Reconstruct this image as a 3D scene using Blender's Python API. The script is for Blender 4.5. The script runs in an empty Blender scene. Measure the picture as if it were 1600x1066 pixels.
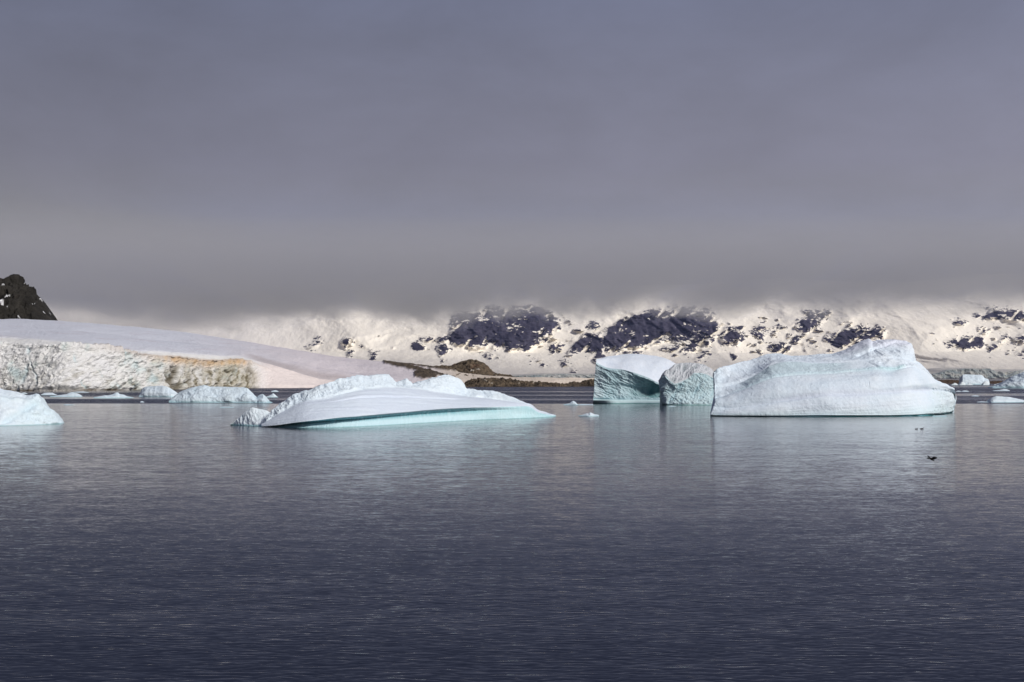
import bpy, math, random
import numpy as np

# ------------------------------------------------------------------ camera
SC = bpy.context.scene
COL = SC.collection
F = 2198.0            # focal length in photo pixels (1600 wide)
HZ = 588.0            # picture row of the sea horizon
CAMZ = 8.0            # height of the ship's rail above the water

cam = bpy.data.cameras.new('camera')
cam.sensor_width = 36.0
cam.lens = F / 1600.0 * 36.0
cam.shift_y = (HZ - 533.0) / 1600.0
cam.clip_start = 0.5
cam.clip_end = 60000.0
camo = bpy.data.objects.new('camera', cam)
COL.objects.link(camo)
camo.location = (0, 0, CAMZ)
camo.rotation_euler = (math.radians(90), 0, 0)
SC.camera = camo

# ------------------------------------------------------------------ light
EXPO = 0.78
SUN = np.array((0.66, -0.50, 0.56)); SUN = SUN / np.linalg.norm(SUN)
SC.view_settings.view_transform = 'Standard'
SC.view_settings.look = 'None'
SC.view_settings.exposure = EXPO
SC.view_settings.gamma = 1.0
SC.view_settings.use_curve_mapping = False
SC.cycles.volume_bounces = 4
SC.cycles.max_bounces = 8
SC.cycles.diffuse_bounces = 3
SC.cycles.volume_step_rate = 1.0
SC.cycles.volume_max_steps = 256

sl = bpy.data.lights.new('sun', 'SUN')
sl.energy = 2.0
sl.angle = math.radians(12)
sl.color = (1.0, 0.95, 0.88)
so = bpy.data.objects.new('sun', sl)
COL.objects.link(so)
so.location = (200, -200, 300)
from mathutils import Vector
so.rotation_euler = Vector(SUN).to_track_quat('Z', 'Y').to_euler()


def lin(c, k=1.0):
    r = []
    for v in c:
        v = v / 255.0
        r.append((v / 12.92 if v <= 0.04045 else ((v + 0.055) / 1.055) ** 2.4) * k)
    return tuple(r)


def N(nt, typ, **kw):
    n = nt.nodes.new(typ)
    for k, v in kw.items():
        if k.startswith('i_'):
            n.inputs[k[2:].replace('_', ' ')].default_value = v
        else:
            setattr(n, k, v)
    return n


def math_node(nt, op, a, b=None, clamp=False):
    n = nt.nodes.new('ShaderNodeMath'); n.operation = op; n.use_clamp = clamp
    for i, v in enumerate((a, b)):
        if v is None: continue
        if isinstance(v, (int, float)): n.inputs[i].default_value = v
        else: nt.links.new(v, n.inputs[i])
    return n.outputs[0]


def vmath(nt, op, a, b=None):
    n = nt.nodes.new('ShaderNodeVectorMath'); n.operation = op
    for i, v in enumerate((a, b)):
        if v is None: continue
        if isinstance(v, (tuple, list)): n.inputs[i].default_value = v
        else: nt.links.new(v, n.inputs[i])
    return n.outputs[0]


def ramp(nt, fac, stops, interp='LINEAR'):
    n = nt.nodes.new('ShaderNodeValToRGB'); n.color_ramp.interpolation = interp
    els = n.color_ramp.elements
    while len(els) < len(stops): els.new(0.5)
    for e, (p, c) in zip(els, stops):
        e.position = p
        e.color = (c, c, c, 1) if isinstance(c, (int, float)) else (c[0], c[1], c[2], 1)
    nt.links.new(fac, n.inputs[0])
    return n.outputs[0]


def mixc(nt, fac, a, b, blend='MIX'):
    n = nt.nodes.new('ShaderNodeMix'); n.data_type = 'RGBA'; n.blend_type = blend
    for i, v in ((0, fac), (6, a), (7, b)):
        if isinstance(v, (int, float)): n.inputs[i].default_value = v
        elif isinstance(v, (tuple, list)): n.inputs[i].default_value = (v[0], v[1], v[2], 1)
        else: nt.links.new(v, n.inputs[i])
    return n.outputs[2]


def noise(nt, vec, scale, detail=4, rough=0.55, distort=0.0):
    n = nt.nodes.new('ShaderNodeTexNoise')
    n.inputs['Scale'].default_value = scale
    n.inputs['Detail'].default_value = detail
    n.inputs['Roughness'].default_value = rough
    n.inputs['Distortion'].default_value = distort
    if vec is not None: nt.links.new(vec, n.inputs['Vector'])
    return n


# world: Nishita daylight seen through a closed grey overcast
W = bpy.data.worlds.new('World'); SC.world = W; W.use_nodes = True
nt = W.node_tree; nt.nodes.clear()
out = N(nt, 'ShaderNodeOutputWorld')
sky = N(nt, 'ShaderNodeTexSky'); sky.sky_type = 'NISHITA'; sky.sun_disc = False
sky.sun_elevation = math.asin(SUN[2]); sky.sun_rotation = math.atan2(SUN[0], SUN[1])
bg1 = N(nt, 'ShaderNodeBackground'); bg1.inputs[1].default_value = 0.05
nt.links.new(sky.outputs[0], bg1.inputs[0])
tc = N(nt, 'ShaderNodeTexCoord')
sep = N(nt, 'ShaderNodeSeparateXYZ'); nt.links.new(tc.outputs['Generated'], sep.inputs[0])
K = 1.0 / 2 ** EXPO
squash = vmath(nt, 'MULTIPLY', tc.outputs['Generated'], (2.0, 2.0, 4.6))
cl = noise(nt, squash, 2.6, 6, 0.6, 0.25)
zz = math_node(nt, 'ADD', sep.outputs[2], math_node(nt, 'MULTIPLY', math_node(nt, 'SUBTRACT', cl.outputs[0], 0.5), 0.05))
c_sky = ramp(nt, zz, [
    (0.000, lin((218, 208, 190), K)), (0.030, lin((206, 198, 184), K)), (0.050, lin((172, 168, 165), K)),
    (0.085, lin((146, 144, 149), K)), (0.150, lin((128, 127, 141), K)), (0.27, lin((111, 115, 137), K)),
    (0.42, lin((98, 101, 123), K)), (1.000, lin((92, 96, 119), K))], 'LINEAR')
side = math_node(nt, 'ADD', math_node(nt, 'MULTIPLY', sep.outputs[0], 0.38), 1.02)
vari = math_node(nt, 'ADD', math_node(nt, 'MULTIPLY', cl.outputs[0], 0.60), 0.70)
mul = math_node(nt, 'MULTIPLY', side, vari)
bg2 = N(nt, 'ShaderNodeBackground')
nt.links.new(c_sky, bg2.inputs[0]); nt.links.new(mul, bg2.inputs[1])
mx = N(nt, 'ShaderNodeMixShader'); mx.inputs[0].default_value = 0.96
nt.links.new(bg1.outputs[0], mx.inputs[1]); nt.links.new(bg2.outputs[0], mx.inputs[2])
nt.links.new(mx.outputs[0], out.inputs[0])

# ------------------------------------------------------------------ numpy tools
_rs = np.random.RandomState(7)
_perm = np.tile(_rs.permutation(256), 2).astype(np.int32)
_g = _rs.normal(size=(256, 3)); _g /= np.linalg.norm(_g, axis=1)[:, None]
_g = _g.astype(np.float32)


def perlin(P, seed=0):
    P = P.astype(np.float32) + np.float32(seed * 17.31)
    I = np.floor(P).astype(np.int32); f = P - I
    u = f * f * f * (f * (f * 6 - 15) + 10)
    I &= 255
    res = 0
    for dx in (0, 1):
        wx = u[:, 0] if dx else 1 - u[:, 0]
        a = _perm[(I[:, 0] + dx) & 255]
        for dy in (0, 1):
            wy = u[:, 1] if dy else 1 - u[:, 1]
            b = _perm[a + ((I[:, 1] + dy) & 255)]
            for dz in (0, 1):
                wz = u[:, 2] if dz else 1 - u[:, 2]
                g = _g[_perm[b + ((I[:, 2] + dz) & 255)]]
                d = g[:, 0] * (f[:, 0] - dx) + g[:, 1] * (f[:, 1] - dy) + g[:, 2] * (f[:, 2] - dz)
                res = res + wx * wy * wz * d
    return res * 1.5


def fbm(P, freq, octs=4, gain=0.5, seed=0, ridged=False):
    r = 0; a = 1.0; tot = 0
    for o in range(octs):
        n = perlin(P * freq, seed + o)
        if ridged: n = 1 - 2 * np.abs(n)
        r = r + a * n; tot += a
        a *= gain; freq *= 2.03
    return r / tot


def worley(P, freq, seed=0):
    P = P.astype(np.float32) * freq + seed * 3.7
    I = np.floor(P).astype(np.int32); f = P - I
    d1 = np.full(len(P), 9.0, np.float32); d2 = d1.copy(); cid = np.zeros(len(P), np.int32)
    for dx in (-1, 0, 1):
        for dy in (-1, 0, 1):
            for dz in (-1, 0, 1):
                h = _perm[_perm[_perm[(I[:, 0] + dx) & 255] + ((I[:, 1] + dy) & 255)] + ((I[:, 2] + dz) & 255)]
                o = np.stack([(h * 37 % 256), (h * 91 % 256), (h * 151 % 256)], 1) / 256.0
                v = o + (dx, dy, dz) - f
                d = np.sqrt((v * v).sum(1))
                m = d < d1
                d2 = np.where(m, d1, np.minimum(d2, d)); cid = np.where(m, h, cid); d1 = np.where(m, d, d1)
    return d1, d2, cid


def sstep(a, b, x):
    t = np.clip((x - a) / (b - a), 0, 1)
    return t * t * (3 - 2 * t)


def mix3(a, b, t):
    a = np.asarray(a, float); b = np.asarray(b, float); t = np.asarray(t)[:, None]
    return a * (1 - t) + b * t


def Yw(py): return CAMZ * F / (np.asarray(py, float) - HZ)


def pt(px, py, Y):
    px = np.asarray(px, float); py = np.asarray(py, float); Y = np.asarray(Y, float) + 0 * px
    return np.stack([(px - 800) * Y / F, Y, CAMZ - (py - HZ) * Y / F], -1)


def proj(P):
    return 800 + F * P[:, 0] / P[:, 1], HZ - F * (P[:, 2] - CAMZ) / P[:, 1]


def cw(k):                          # curve on the water
    k = np.array(k, float); return pt(k[:, 0], k[:, 1], Yw(k[:, 1]))


def cp(k, Y=None):                  # curve of (px, py) at distance Y (number, array or knots [(px, Y)])
    k = np.array(k, float)
    if Y is None: Y = k[:, 2]
    elif isinstance(Y, list): Y = np.interp(k[:, 0], [a for a, _ in Y], [b for _, b in Y])
    return pt(k[:, 0], k[:, 1], Y)


def mv(c, dx=0, dy=0, dz=0, z=None):
    c = c.copy(); c += (dx, dy, dz)
    if z is not None: c[:, 2] = z
    return c


def mvp(c, dy, dz=0, z=None):       # further away along the line of sight
    k = (c[:, 1] + dy) / c[:, 1]
    c = c.copy(); c[:, 0] *= k; c[:, 1] += dy; c[:, 2] += dz
    if z is not None: c[:, 2] = z
    return c


def resample(c, n, asm=220):
    """even samples along a curve; the depth between its knots is rounded off"""
    px = 800 + F * c[:, 0] / c[:, 1]
    ang = (c[:, 2] - CAMZ) / c[:, 1]
    px = np.maximum.accumulate(px + np.arange(len(px)) * 1e-4)
    t = (px - px[0]) / (px[-1] - px[0])
    s = np.linspace(0, 1, n)
    Y = np.interp(s, t, c[:, 1]); ang = np.interp(s, t, ang); p = px[0] + s * (px[-1] - px[0])

    def soft(v, k):
        pad = np.concatenate([2 * v[0] - v[k:0:-1], v, 2 * v[-1] - v[-2:-k - 2:-1]])
        ker = np.hanning(2 * k + 1); ker /= ker.sum()
        return np.convolve(pad, ker, 'valid')
    Y = soft(Y, max(1, n // 16)); ang = soft(ang, max(1, n // asm))
    return np.stack([(p - 800) * Y / F, Y, CAMZ + ang * Y], 1)


def loft(curves, subs, nx, bulge=None, smooth=0, xs=0, soft=None):
    """curves bottom-front -> top -> back; returns grid (rows, nx, 3) and row parameter"""
    R = [resample(c, nx, (soft or {}).get(i, 220)) for i, c in enumerate(curves)]
    rows = []; S = []
    for i in range(len(R) - 1):
        n = subs[i]; b = (bulge or {}).get(i)
        for k in range(n):
            s = k / n
            r = R[i] * (1 - s) + R[i + 1] * s
            if b is not None: r = r + np.array(b) * math.sin(math.pi * s)
            rows.append(r); S.append(i + s)
    rows.append(R[-1]); S.append(len(R) - 1.0)
    G = np.array(rows); S = np.array(S)
    for _ in range(smooth):
        G[1:-1] = 0.25 * G[:-2] + 0.5 * G[1:-1] + 0.25 * G[2:]
    for _ in range(xs):
        G[:, 1:-1] = 0.25 * G[:, :-2] + 0.5 * G[:, 1:-1] + 0.25 * G[:, 2:]
    return G, S


def gnormals(G):
    du = np.gradient(G, axis=1); dv = np.gradient(G, axis=0)
    n = np.cross(du, dv)
    l = np.linalg.norm(n, axis=2)[..., None]; l[l == 0] = 1
    return n / l


def tagp(o, label=None, cat=None, group=None, kind=None):
    if label: o['label'] = label
    if cat: o['category'] = cat
    if group: o['group'] = group
    if kind: o['kind'] = kind
    return o


def empty(name, loc, label, cat, group=None, kind=None):
    o = bpy.data.objects.new(name, None); COL.objects.link(o); o.location = loc
    o.empty_display_size = 2
    return tagp(o, label, cat, group, kind)


def mesh_obj(name, V, Fq, mat, parent=None, color=None, attrs=None, smooth=True, origin=None):
    V = np.asarray(V, np.float64)
    me = bpy.data.meshes.new(name)
    if origin is not None: V = V - np.asarray(origin)
    if isinstance(Fq, np.ndarray) and Fq.dtype != object:
        n, k = Fq.shape
        me.vertices.add(len(V)); me.vertices.foreach_set('co', V.astype(np.float32).ravel())
        me.loops.add(n * k); me.loops.foreach_set('vertex_index', Fq.astype(np.int32).ravel())
        me.polygons.add(n); me.polygons.foreach_set('loop_start', np.arange(0, n * k, k, dtype=np.int32))
        me.polygons.foreach_set('loop_total', np.full(n, k, np.int32))
        me.update(calc_edges=True); me.validate()
    else:
        me.from_pydata([tuple(v) for v in V], [], [tuple(int(i) for i in f) for f in Fq]); me.update()
    if smooth: me.polygons.foreach_set('use_smooth', np.ones(len(me.polygons), bool))
    if color is not None:
        a = me.color_attributes.new('Col', 'FLOAT_COLOR', 'POINT')
        c = np.ones((len(V), 4), np.float32); c[:, :3] = np.clip(color, 0, 1)
        a.data.foreach_set('color', c.ravel())
    for k, v in (attrs or {}).items():
        a = me.attributes.new(k, 'FLOAT', 'POINT'); a.data.foreach_set('value', np.asarray(v, np.float32))
    me.materials.append(mat)
    o = bpy.data.objects.new(name, me); COL.objects.link(o)
    if parent is not None: o.parent = parent
    if origin is not None and parent is None: o.location = origin
    return o


def grid_parts(G, S, parts, mat, root, origin, color, attrs=None, cap=True, rootpart=None, capmat=None):
    """split a grid into one mesh per part; parts = [(name, first curve, last curve), ...]"""
    nr, nx = G.shape[:2]
    V = G.reshape(-1, 3)
    idx = np.arange(nr * nx).reshape(nr, nx)
    quads = np.stack([idx[:-1, :-1], idx[:-1, 1:], idx[1:, 1:], idx[1:, :-1]], -1)
    objs = {}
    first = True
    for (name, a, b) in parts:
        rsel = [i for i in range(nr - 1) if a - 1e-6 <= S[i] < b - 1e-6]
        q = quads[rsel].reshape(-1, 4)
        vv, inv = np.unique(q, return_inverse=True)
        q = inv.reshape(-1, 4)
        P = V[vv]
        tri = None
        at = {k: v[vv] for k, v in (attrs or {}).items()}
        cc = color[vv]
        if cap and first:
            # end caps go to the first part: fan round each end ring
            extra = []; ex_c = []; tris = []
            base = len(P)
            for colx in (0, nx - 1):
                ring = V[idx[:, colx]]
                ctr = ring.mean(0)
                ids = np.arange(base, base + len(ring)); base += len(ring)
                extra.append(ring); ex_c.append(color[idx[:, colx]])
                extra.append(ctr[None]); ex_c.append(color[idx[:, colx]].mean(0)[None])
                c = base; base += 1
                for k in range(len(ring)):
                    a_, b_ = ids[k], ids[(k + 1) % len(ring)]
                    tris.append((b_, a_, c, c) if colx == 0 else (a_, b_, c, c))
            P = np.concatenate([P] + extra); cc = np.concatenate([cc] + ex_c)
            for k in at: at[k] = np.concatenate([at[k], np.full(len(P) - len(at[k]), at[k].mean())])
            t3 = np.array(tris)[:, :3]
            # quads as two triangles keep one face size
            q = np.concatenate([q[:, [0, 1, 2]], q[:, [0, 2, 3]], t3])
        first = False
        par = root
        o = mesh_obj(name, P - np.asarray(origin), q, mat, par, cc, at)
        objs[name] = o
        if root is None:
            o.location = origin; root = o; origin_root = origin
    return objs, root


# ------------------------------------------------------------------ materials
def base_mat(name):
    m = bpy.data.materials.new(name); m.use_nodes = True
    nt = m.node_tree; nt.nodes.clear()
    o = nt.nodes.new('ShaderNodeOutputMaterial'); b = nt.nodes.new('ShaderNodeBsdfPrincipled')
    nt.links.new(b.outputs[0], o.inputs[0])
    return m, nt, b


def ice_material(name, bump_scale, bump_dist, tint=0.12, rough=0.55, stretch=(1, 1, 1), alb=0.98):
    m, nt, b = base_mat(name)
    ca = N(nt, 'ShaderNodeVertexColor', layer_name='Col')
    geo = N(nt, 'ShaderNodeNewGeometry')
    v = vmath(nt, 'MULTIPLY', geo.outputs['Position'], stretch)
    n1 = noise(nt, v, bump_scale, 8, 0.65)
    n2 = noise(nt, v, bump_scale * 6.3, 5, 0.6)
    k = math_node(nt, 'ADD', alb - tint, math_node(nt, 'MULTIPLY', n1.outputs[0], tint * 2))
    col = mixc(nt, 1.0, ca.outputs[0], k, 'MULTIPLY')
    nt.links.new(col, b.inputs['Base Color'])
    h = math_node(nt, 'ADD', n1.outputs[0], math_node(nt, 'MULTIPLY', n2.outputs[0], 0.3))
    bp = N(nt, 'ShaderNodeBump'); bp.inputs['Strength'].default_value = 1.0
    bp.inputs['Distance'].default_value = bump_dist
    nt.links.new(h, bp.inputs['Height']); nt.links.new(bp.outputs[0], b.inputs['Normal'])
    b.inputs['Roughness'].default_value = rough
    b.inputs['Specular IOR Level'].default_value = 0.25
    return m


M_ICE = ice_material('glacier_ice', 1.6, 0.13, 0.09)
M_FAR = ice_material('weathered_ice', 0.45, 0.9, 0.16, 0.8, alb=0.89)
M_ROCK = ice_material('bare_rock', 0.3, 1.2, 0.4, 0.9, alb=0.9)
M_PEAK = ice_material('peak_rock', 0.09, 5.0, 0.5, 0.9)


def water_material():
    m, nt, b = base_mat('sea_water')
    geo = N(nt, 'ShaderNodeNewGeometry')
    pos = geo.outputs['Position']
    sp = N(nt, 'ShaderNodeSeparateXYZ'); nt.links.new(pos, sp.inputs[0])

    def slopes(sx, sy, detail, dist, rough=0.55):
        v = vmath(nt, 'MULTIPLY', pos, (sx, sy, 1))
        n = noise(nt, v, 1.0, detail, rough, dist)
        return vmath(nt, 'SUBTRACT', n.outputs['Color'], (0.5, 0.5, 0.5))

    # cat's-paws: long bands where wind roughens the surface
    gv = vmath(nt, 'MULTIPLY', pos, (0.006, 0.05, 1))
    gust = ramp(nt, noise(nt, gv, 1.0, 4, 0.6, 0.4).outputs[0], [(0.42, 0.0), (0.62, 1.0)])
    fv = vmath(nt, 'MULTIPLY', pos, (0.0022, 0.013, 1))
    fn = noise(nt, fv, 1.0, 3, 0.5)
    wob = math_node(nt, 'MULTIPLY', math_node(nt, 'SUBTRACT', fn.outputs[0], 0.5), 60.0)
    far = math_node(nt, 'DIVIDE', math_node(nt, 'SUBTRACT', math_node(nt, 'ADD', sp.outputs[1], wob), 400.0), 14.0, True)
    strk = ramp(nt, fn.outputs[0], [(0.50, 1.0), (0.60, 0.12)])
    far = math_node(nt, 'MULTIPLY', far, strk)
    def ridged(vec):
        n = nt.nodes.new('ShaderNodeTexNoise'); n.noise_type = 'RIDGED_MULTIFRACTAL'; n.normalize = False
        n.inputs['Scale'].default_value = 1.0; n.inputs['Detail'].default_value = 3.0
        n.inputs['Roughness'].default_value = 0.5; n.inputs['Distortion'].default_value = 0.25
        n.inputs['Offset'].default_value = 1.0; n.inputs['Gain'].default_value = 1.0
        nt.links.new(vec, n.inputs['Vector']); return n.outputs[0]
    pv0 = vmath(nt, 'MULTIPLY', pos, (1.05, 2.6, 1))
    h0 = ridged(pv0)
    hy = math_node(nt, 'SUBTRACT', ridged(vmath(nt, 'ADD', pv0, (0, 0.09, 0))), h0)
    hx = math_node(nt, 'SUBTRACT', ridged(vmath(nt, 'ADD', pv0, (0.09, 0, 0))), h0)
    rip = N(nt, 'ShaderNodeCombineXYZ'); nt.links.new(hx, rip.inputs[0]); nt.links.new(hy, rip.inputs[1])
    rip2 = slopes(2.3, 6.6, 4, 0.5, 0.62)
    c = slopes(0.75, 2.3, 3, 0.4)
    d = slopes(0.10, 0.36, 2, 0.3)
    # breeze: the open water towards the ship is ruffled, the lee of the ice is calmer
    lee = math_node(nt, 'DIVIDE', math_node(nt, 'SUBTRACT', math_node(nt, 'ADD', 106.0, math_node(nt, 'MULTIPLY', wob, 0.5)), sp.outputs[1]), 80.0, True)
    amp = math_node(nt, 'ADD', math_node(nt, 'ADD', math_node(nt, 'ADD', 0.19, math_node(nt, 'MULTIPLY', lee, 0.27)), math_node(nt, 'MULTIPLY', gust, 0.05)), math_node(nt, 'MULTIPLY', far, 0.55))

    def scale(vec, s):
        n = nt.nodes.new('ShaderNodeVectorMath'); n.operation = 'SCALE'
        nt.links.new(vec, n.inputs[0])
        if isinstance(s, float): n.inputs['Scale'].default_value = s
        else: nt.links.new(s, n.inputs['Scale'])
        return n.outputs[0]
    a = vmath(nt, 'ADD', scale(rip.outputs[0], 0.62), scale(rip2, 0.75))
    tot = vmath(nt, 'ADD', scale(a, amp), vmath(nt, 'ADD', scale(c, 0.17), scale(d, 0.05)))
    tot = vmath(nt, 'MULTIPLY', tot, (0.35, 1.0, 0.0))
    # wind waves lean: their steep faces look down the bay
    lean = N(nt, 'ShaderNodeCombineXYZ')
    nt.links.new(math_node(nt, 'ADD', math_node(nt, 'MULTIPLY', far, -0.19), math_node(nt, 'ADD', -0.015, math_node(nt, 'MULTIPLY', lee, math_node(nt, 'ADD', -0.085, math_node(nt, 'MULTIPLY', gust, -0.05))))), lean.inputs[1])
    tot = vmath(nt, 'ADD', tot, lean.outputs[0])
    nrm = vmath(nt, 'NORMALIZE', vmath(nt, 'ADD', tot, (0, 0, 1)))
    nt.links.new(nrm, b.inputs['Normal'])
    b.inputs['Base Color'].default_value = (0.007, 0.011, 0.024, 1)
    b.inputs['Roughness'].default_value = 0.06
    b.inputs['IOR'].default_value = 1.333
    return m


M_SEA = water_material()


def mountain_material():
    m, nt, b = base_mat('snowy_mountainside')
    at = N(nt, 'ShaderNodeAttribute', attribute_name='rock')
    geo = N(nt, 'ShaderNodeNewGeometry')
    pos = geo.outputs['Position']
    v = vmath(nt, 'MULTIPLY', pos, (1.0, 0.4, 1.3))
    n1 = noise(nt, v, 0.020, 7, 0.66, 0.5)
    n2 = noise(nt, vmath(nt, 'MULTIPLY', pos, (1.0, 0.3, 3.0)), 0.035, 5, 0.6)
    f = math_node(nt, 'ADD', at.outputs['Fac'], math_node(nt, 'MULTIPLY', math_node(nt, 'SUBTRACT', n1.outputs[0], 0.5), 30.0))
    f = math_node(nt, 'ADD', f, math_node(nt, 'MULTIPLY', math_node(nt, 'SUBTRACT', n2.outputs[0], 0.5), 16.0))
    n4 = noise(nt, vmath(nt, 'MULTIPLY', pos, (1.0, 0.3, 1.6)), 0.085, 4, 0.6)
    f = math_node(nt, 'ADD', f, math_node(nt, 'MULTIPLY', math_node(nt, 'SUBTRACT', n4.outputs[0], 0.5), 22.0))
    mask = ramp(nt, math_node(nt, 'ADD', math_node(nt, 'MULTIPLY', f, 0.1), 0.5), [(0.48, 0.0), (0.56, 1.0)])
    snow = mixc(nt, n1.outputs[0], (0.90, 0.84, 0.73), (0.95, 0.90, 0.81))  # warmth of sunlight put into the snow colour
    n5 = noise(nt, vmath(nt, 'MULTIPLY', pos, (1.0, 0.2, 0.22)), 0.045, 5, 0.65, 0.4)
    rock = mixc(nt, math_node(nt, 'ADD', math_node(nt, 'MULTIPLY', math_node(nt, 'SUBTRACT', n5.outputs[0], 0.5), 2.2), n2.outputs[0], True), (0.007, 0.007, 0.017), (0.095, 0.088, 0.125))  # dark rock with the blue of distance haze mixed into its colour
    nt.links.new(mixc(nt, mask, snow, rock), b.inputs['Base Color'])
    bp = N(nt, 'ShaderNodeBump'); bp.inputs['Distance'].default_value = 7.0
    n3 = noise(nt, vmath(nt, 'MULTIPLY', pos, (1.0, 0.5, 0.7)), 0.03, 8, 0.62)
    nt.links.new(n3.outputs[0], bp.inputs['Height'])
    nt.links.new(bp.outputs[0], b.inputs['Normal'])
    b.inputs['Roughness'].default_value = 0.85
    b.inputs['Specular IOR Level'].default_value = 0.1
    return m


M_MTN = mountain_material()

# ------------------------------------------------------------------ sea
def build_sea():
    ys = np.array([-400, 0, 100, 300, 800, 2000, 5000, 9000.0]); xs = np.array([-9000, -3000, -800, -200, 0, 200, 800, 3000, 9000.0])
    X, Y = np.meshgrid(xs, ys)
    V = np.stack([X.ravel(), Y.ravel(), 0 * X.ravel()], 1)
    i = np.arange(X.size).reshape(X.shape)
    q = np.stack([i[:-1, :-1], i[:-1, 1:], i[1:, 1:], i[1:, :-1]], -1).reshape(-1, 4)
    o = mesh_obj('sea', V, q, M_SEA)
    tagp(o, 'calm dark grey sea with fine wind ripples', 'sea', kind='structure')


build_sea()

# ------------------------------------------------------------------ mountains
def poly_sd(px, py, poly):
    """signed distance in pixels, positive inside"""
    poly = np.array(poly, float)
    d = np.full(px.shape, 1e9); ins = np.zeros(px.shape, bool)
    for i in range(len(poly)):
        a = poly[i]; b = poly[(i + 1) % len(poly)]
        e = b - a; l2 = (e * e).sum() + 1e-9
        t = np.clip(((px - a[0]) * e[0] + (py - a[1]) * e[1]) / l2, 0, 1)
        d = np.minimum(d, np.hypot(px - a[0] - t * e[0], py - a[1] - t * e[1]))
        c = ((a[1] > py) != (b[1] > py)) & (px < (b[0] - a[0]) * (py - a[1]) / (b[1] - a[1] + 1e-12) + a[0])
        ins ^= c
    return np.where(ins, d, -d)


def box(x0, y0, x1, y1, k=0):
    return [(x0, (y0 + y1) / 2), (x0 + (x1 - x0) * .25, y0), (x1 - (x1 - x0) * .2, y0 + k), (x1, (y0 + y1) / 2), (x1 - (x1 - x0) * .3, y1), (x0 + (x1 - x0) * .2, y1 - k)]


ROCKS = [
    [(703, 514), (712, 490), (760, 478), (850, 478), (872, 496), (872, 512), (852, 530), (830, 543), (812, 549), (788, 546), (765, 544), (738, 540), (706, 538)],
    [(944, 552), (946, 516), (964, 499), (1000, 486), (1060, 482), (1112, 480), (1124, 498), (1119, 524), (1108, 543), (1085, 545), (1058, 541), (1040, 534), (1012, 541), (978, 546), (960, 556)],
    [(888, 552), (894, 531), (916, 521), (936, 524), (944, 540), (946, 562), (928, 564), (918, 552), (905, 548)],
    [(856, 556), (860, 538), (876, 534), (880, 548), (870, 560)],
    box(828, 558, 858, 574, 3), [(874, 562), (884, 562), (886, 572), (902, 584), (898, 585), (880, 576)],
    box(1124, 514, 1162, 541, 2), [(1083, 560), (1098, 548), (1112, 544), (1110, 554), (1092, 565)],
    box(1030, 543, 1100, 549), box(970, 548, 1000, 553), box(915, 500, 950, 520, 4),
    [(1234, 514), (1243, 502), (1256, 497), (1254, 486), (1278, 484), (1298, 486), (1286, 504), (1274, 516), (1260, 521), (1246, 516)],
    [(1288, 528), (1308, 518), (1340, 509), (1384, 511), (1380, 528), (1352, 533), (1328, 540), (1302, 537)],
    box(1316, 504, 1336, 510), box(1204, 536, 1236, 551, 2), box(1232, 524, 1250, 535), box(1252, 540, 1266, 556, 6),
    [(1522, 494), (1545, 484), (1575, 482), (1606, 488), (1660, 500), (1640, 510), (1600, 502), (1560, 498), (1535, 501)],
    box(1488, 500, 1512, 508, 1), box(1526, 506, 1546, 523, 2),
    [(1475, 533), (1492, 525), (1512, 527), (1534, 530), (1534, 540), (1518, 545), (1504, 551), (1494, 541)],
    [(1540, 547), (1556, 535), (1574, 522), (1576, 526), (1560, 542), (1548, 548)], box(1582, 522, 1640, 541, 3), box(1590, 546, 1620, 556, 3),
    [(477, 545), (490, 532), (500, 528), (502, 536), (494, 546)], [(532, 534), (540, 528), (552, 532), (551, 552), (544, 558), (538, 545)],
    box(577, 551, 587, 561), box(644, 538, 668, 546, 2), box(684, 537, 700, 551, 3), [(687, 554), (694, 557), (697, 568), (692, 566)],
    box(560, 540, 568, 544), box(612, 540, 618, 545), box(660, 528, 700, 534, 1), box(755, 548, 772, 562, 3), box(1170, 520, 1200, 530, 3),
    box(1180, 508, 1215, 516, 2), box(1700, 500, 1800, 540, 5), box(-300, 480, -100, 530, 6), box(-60, 500, 40, 540, 6),
]


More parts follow.
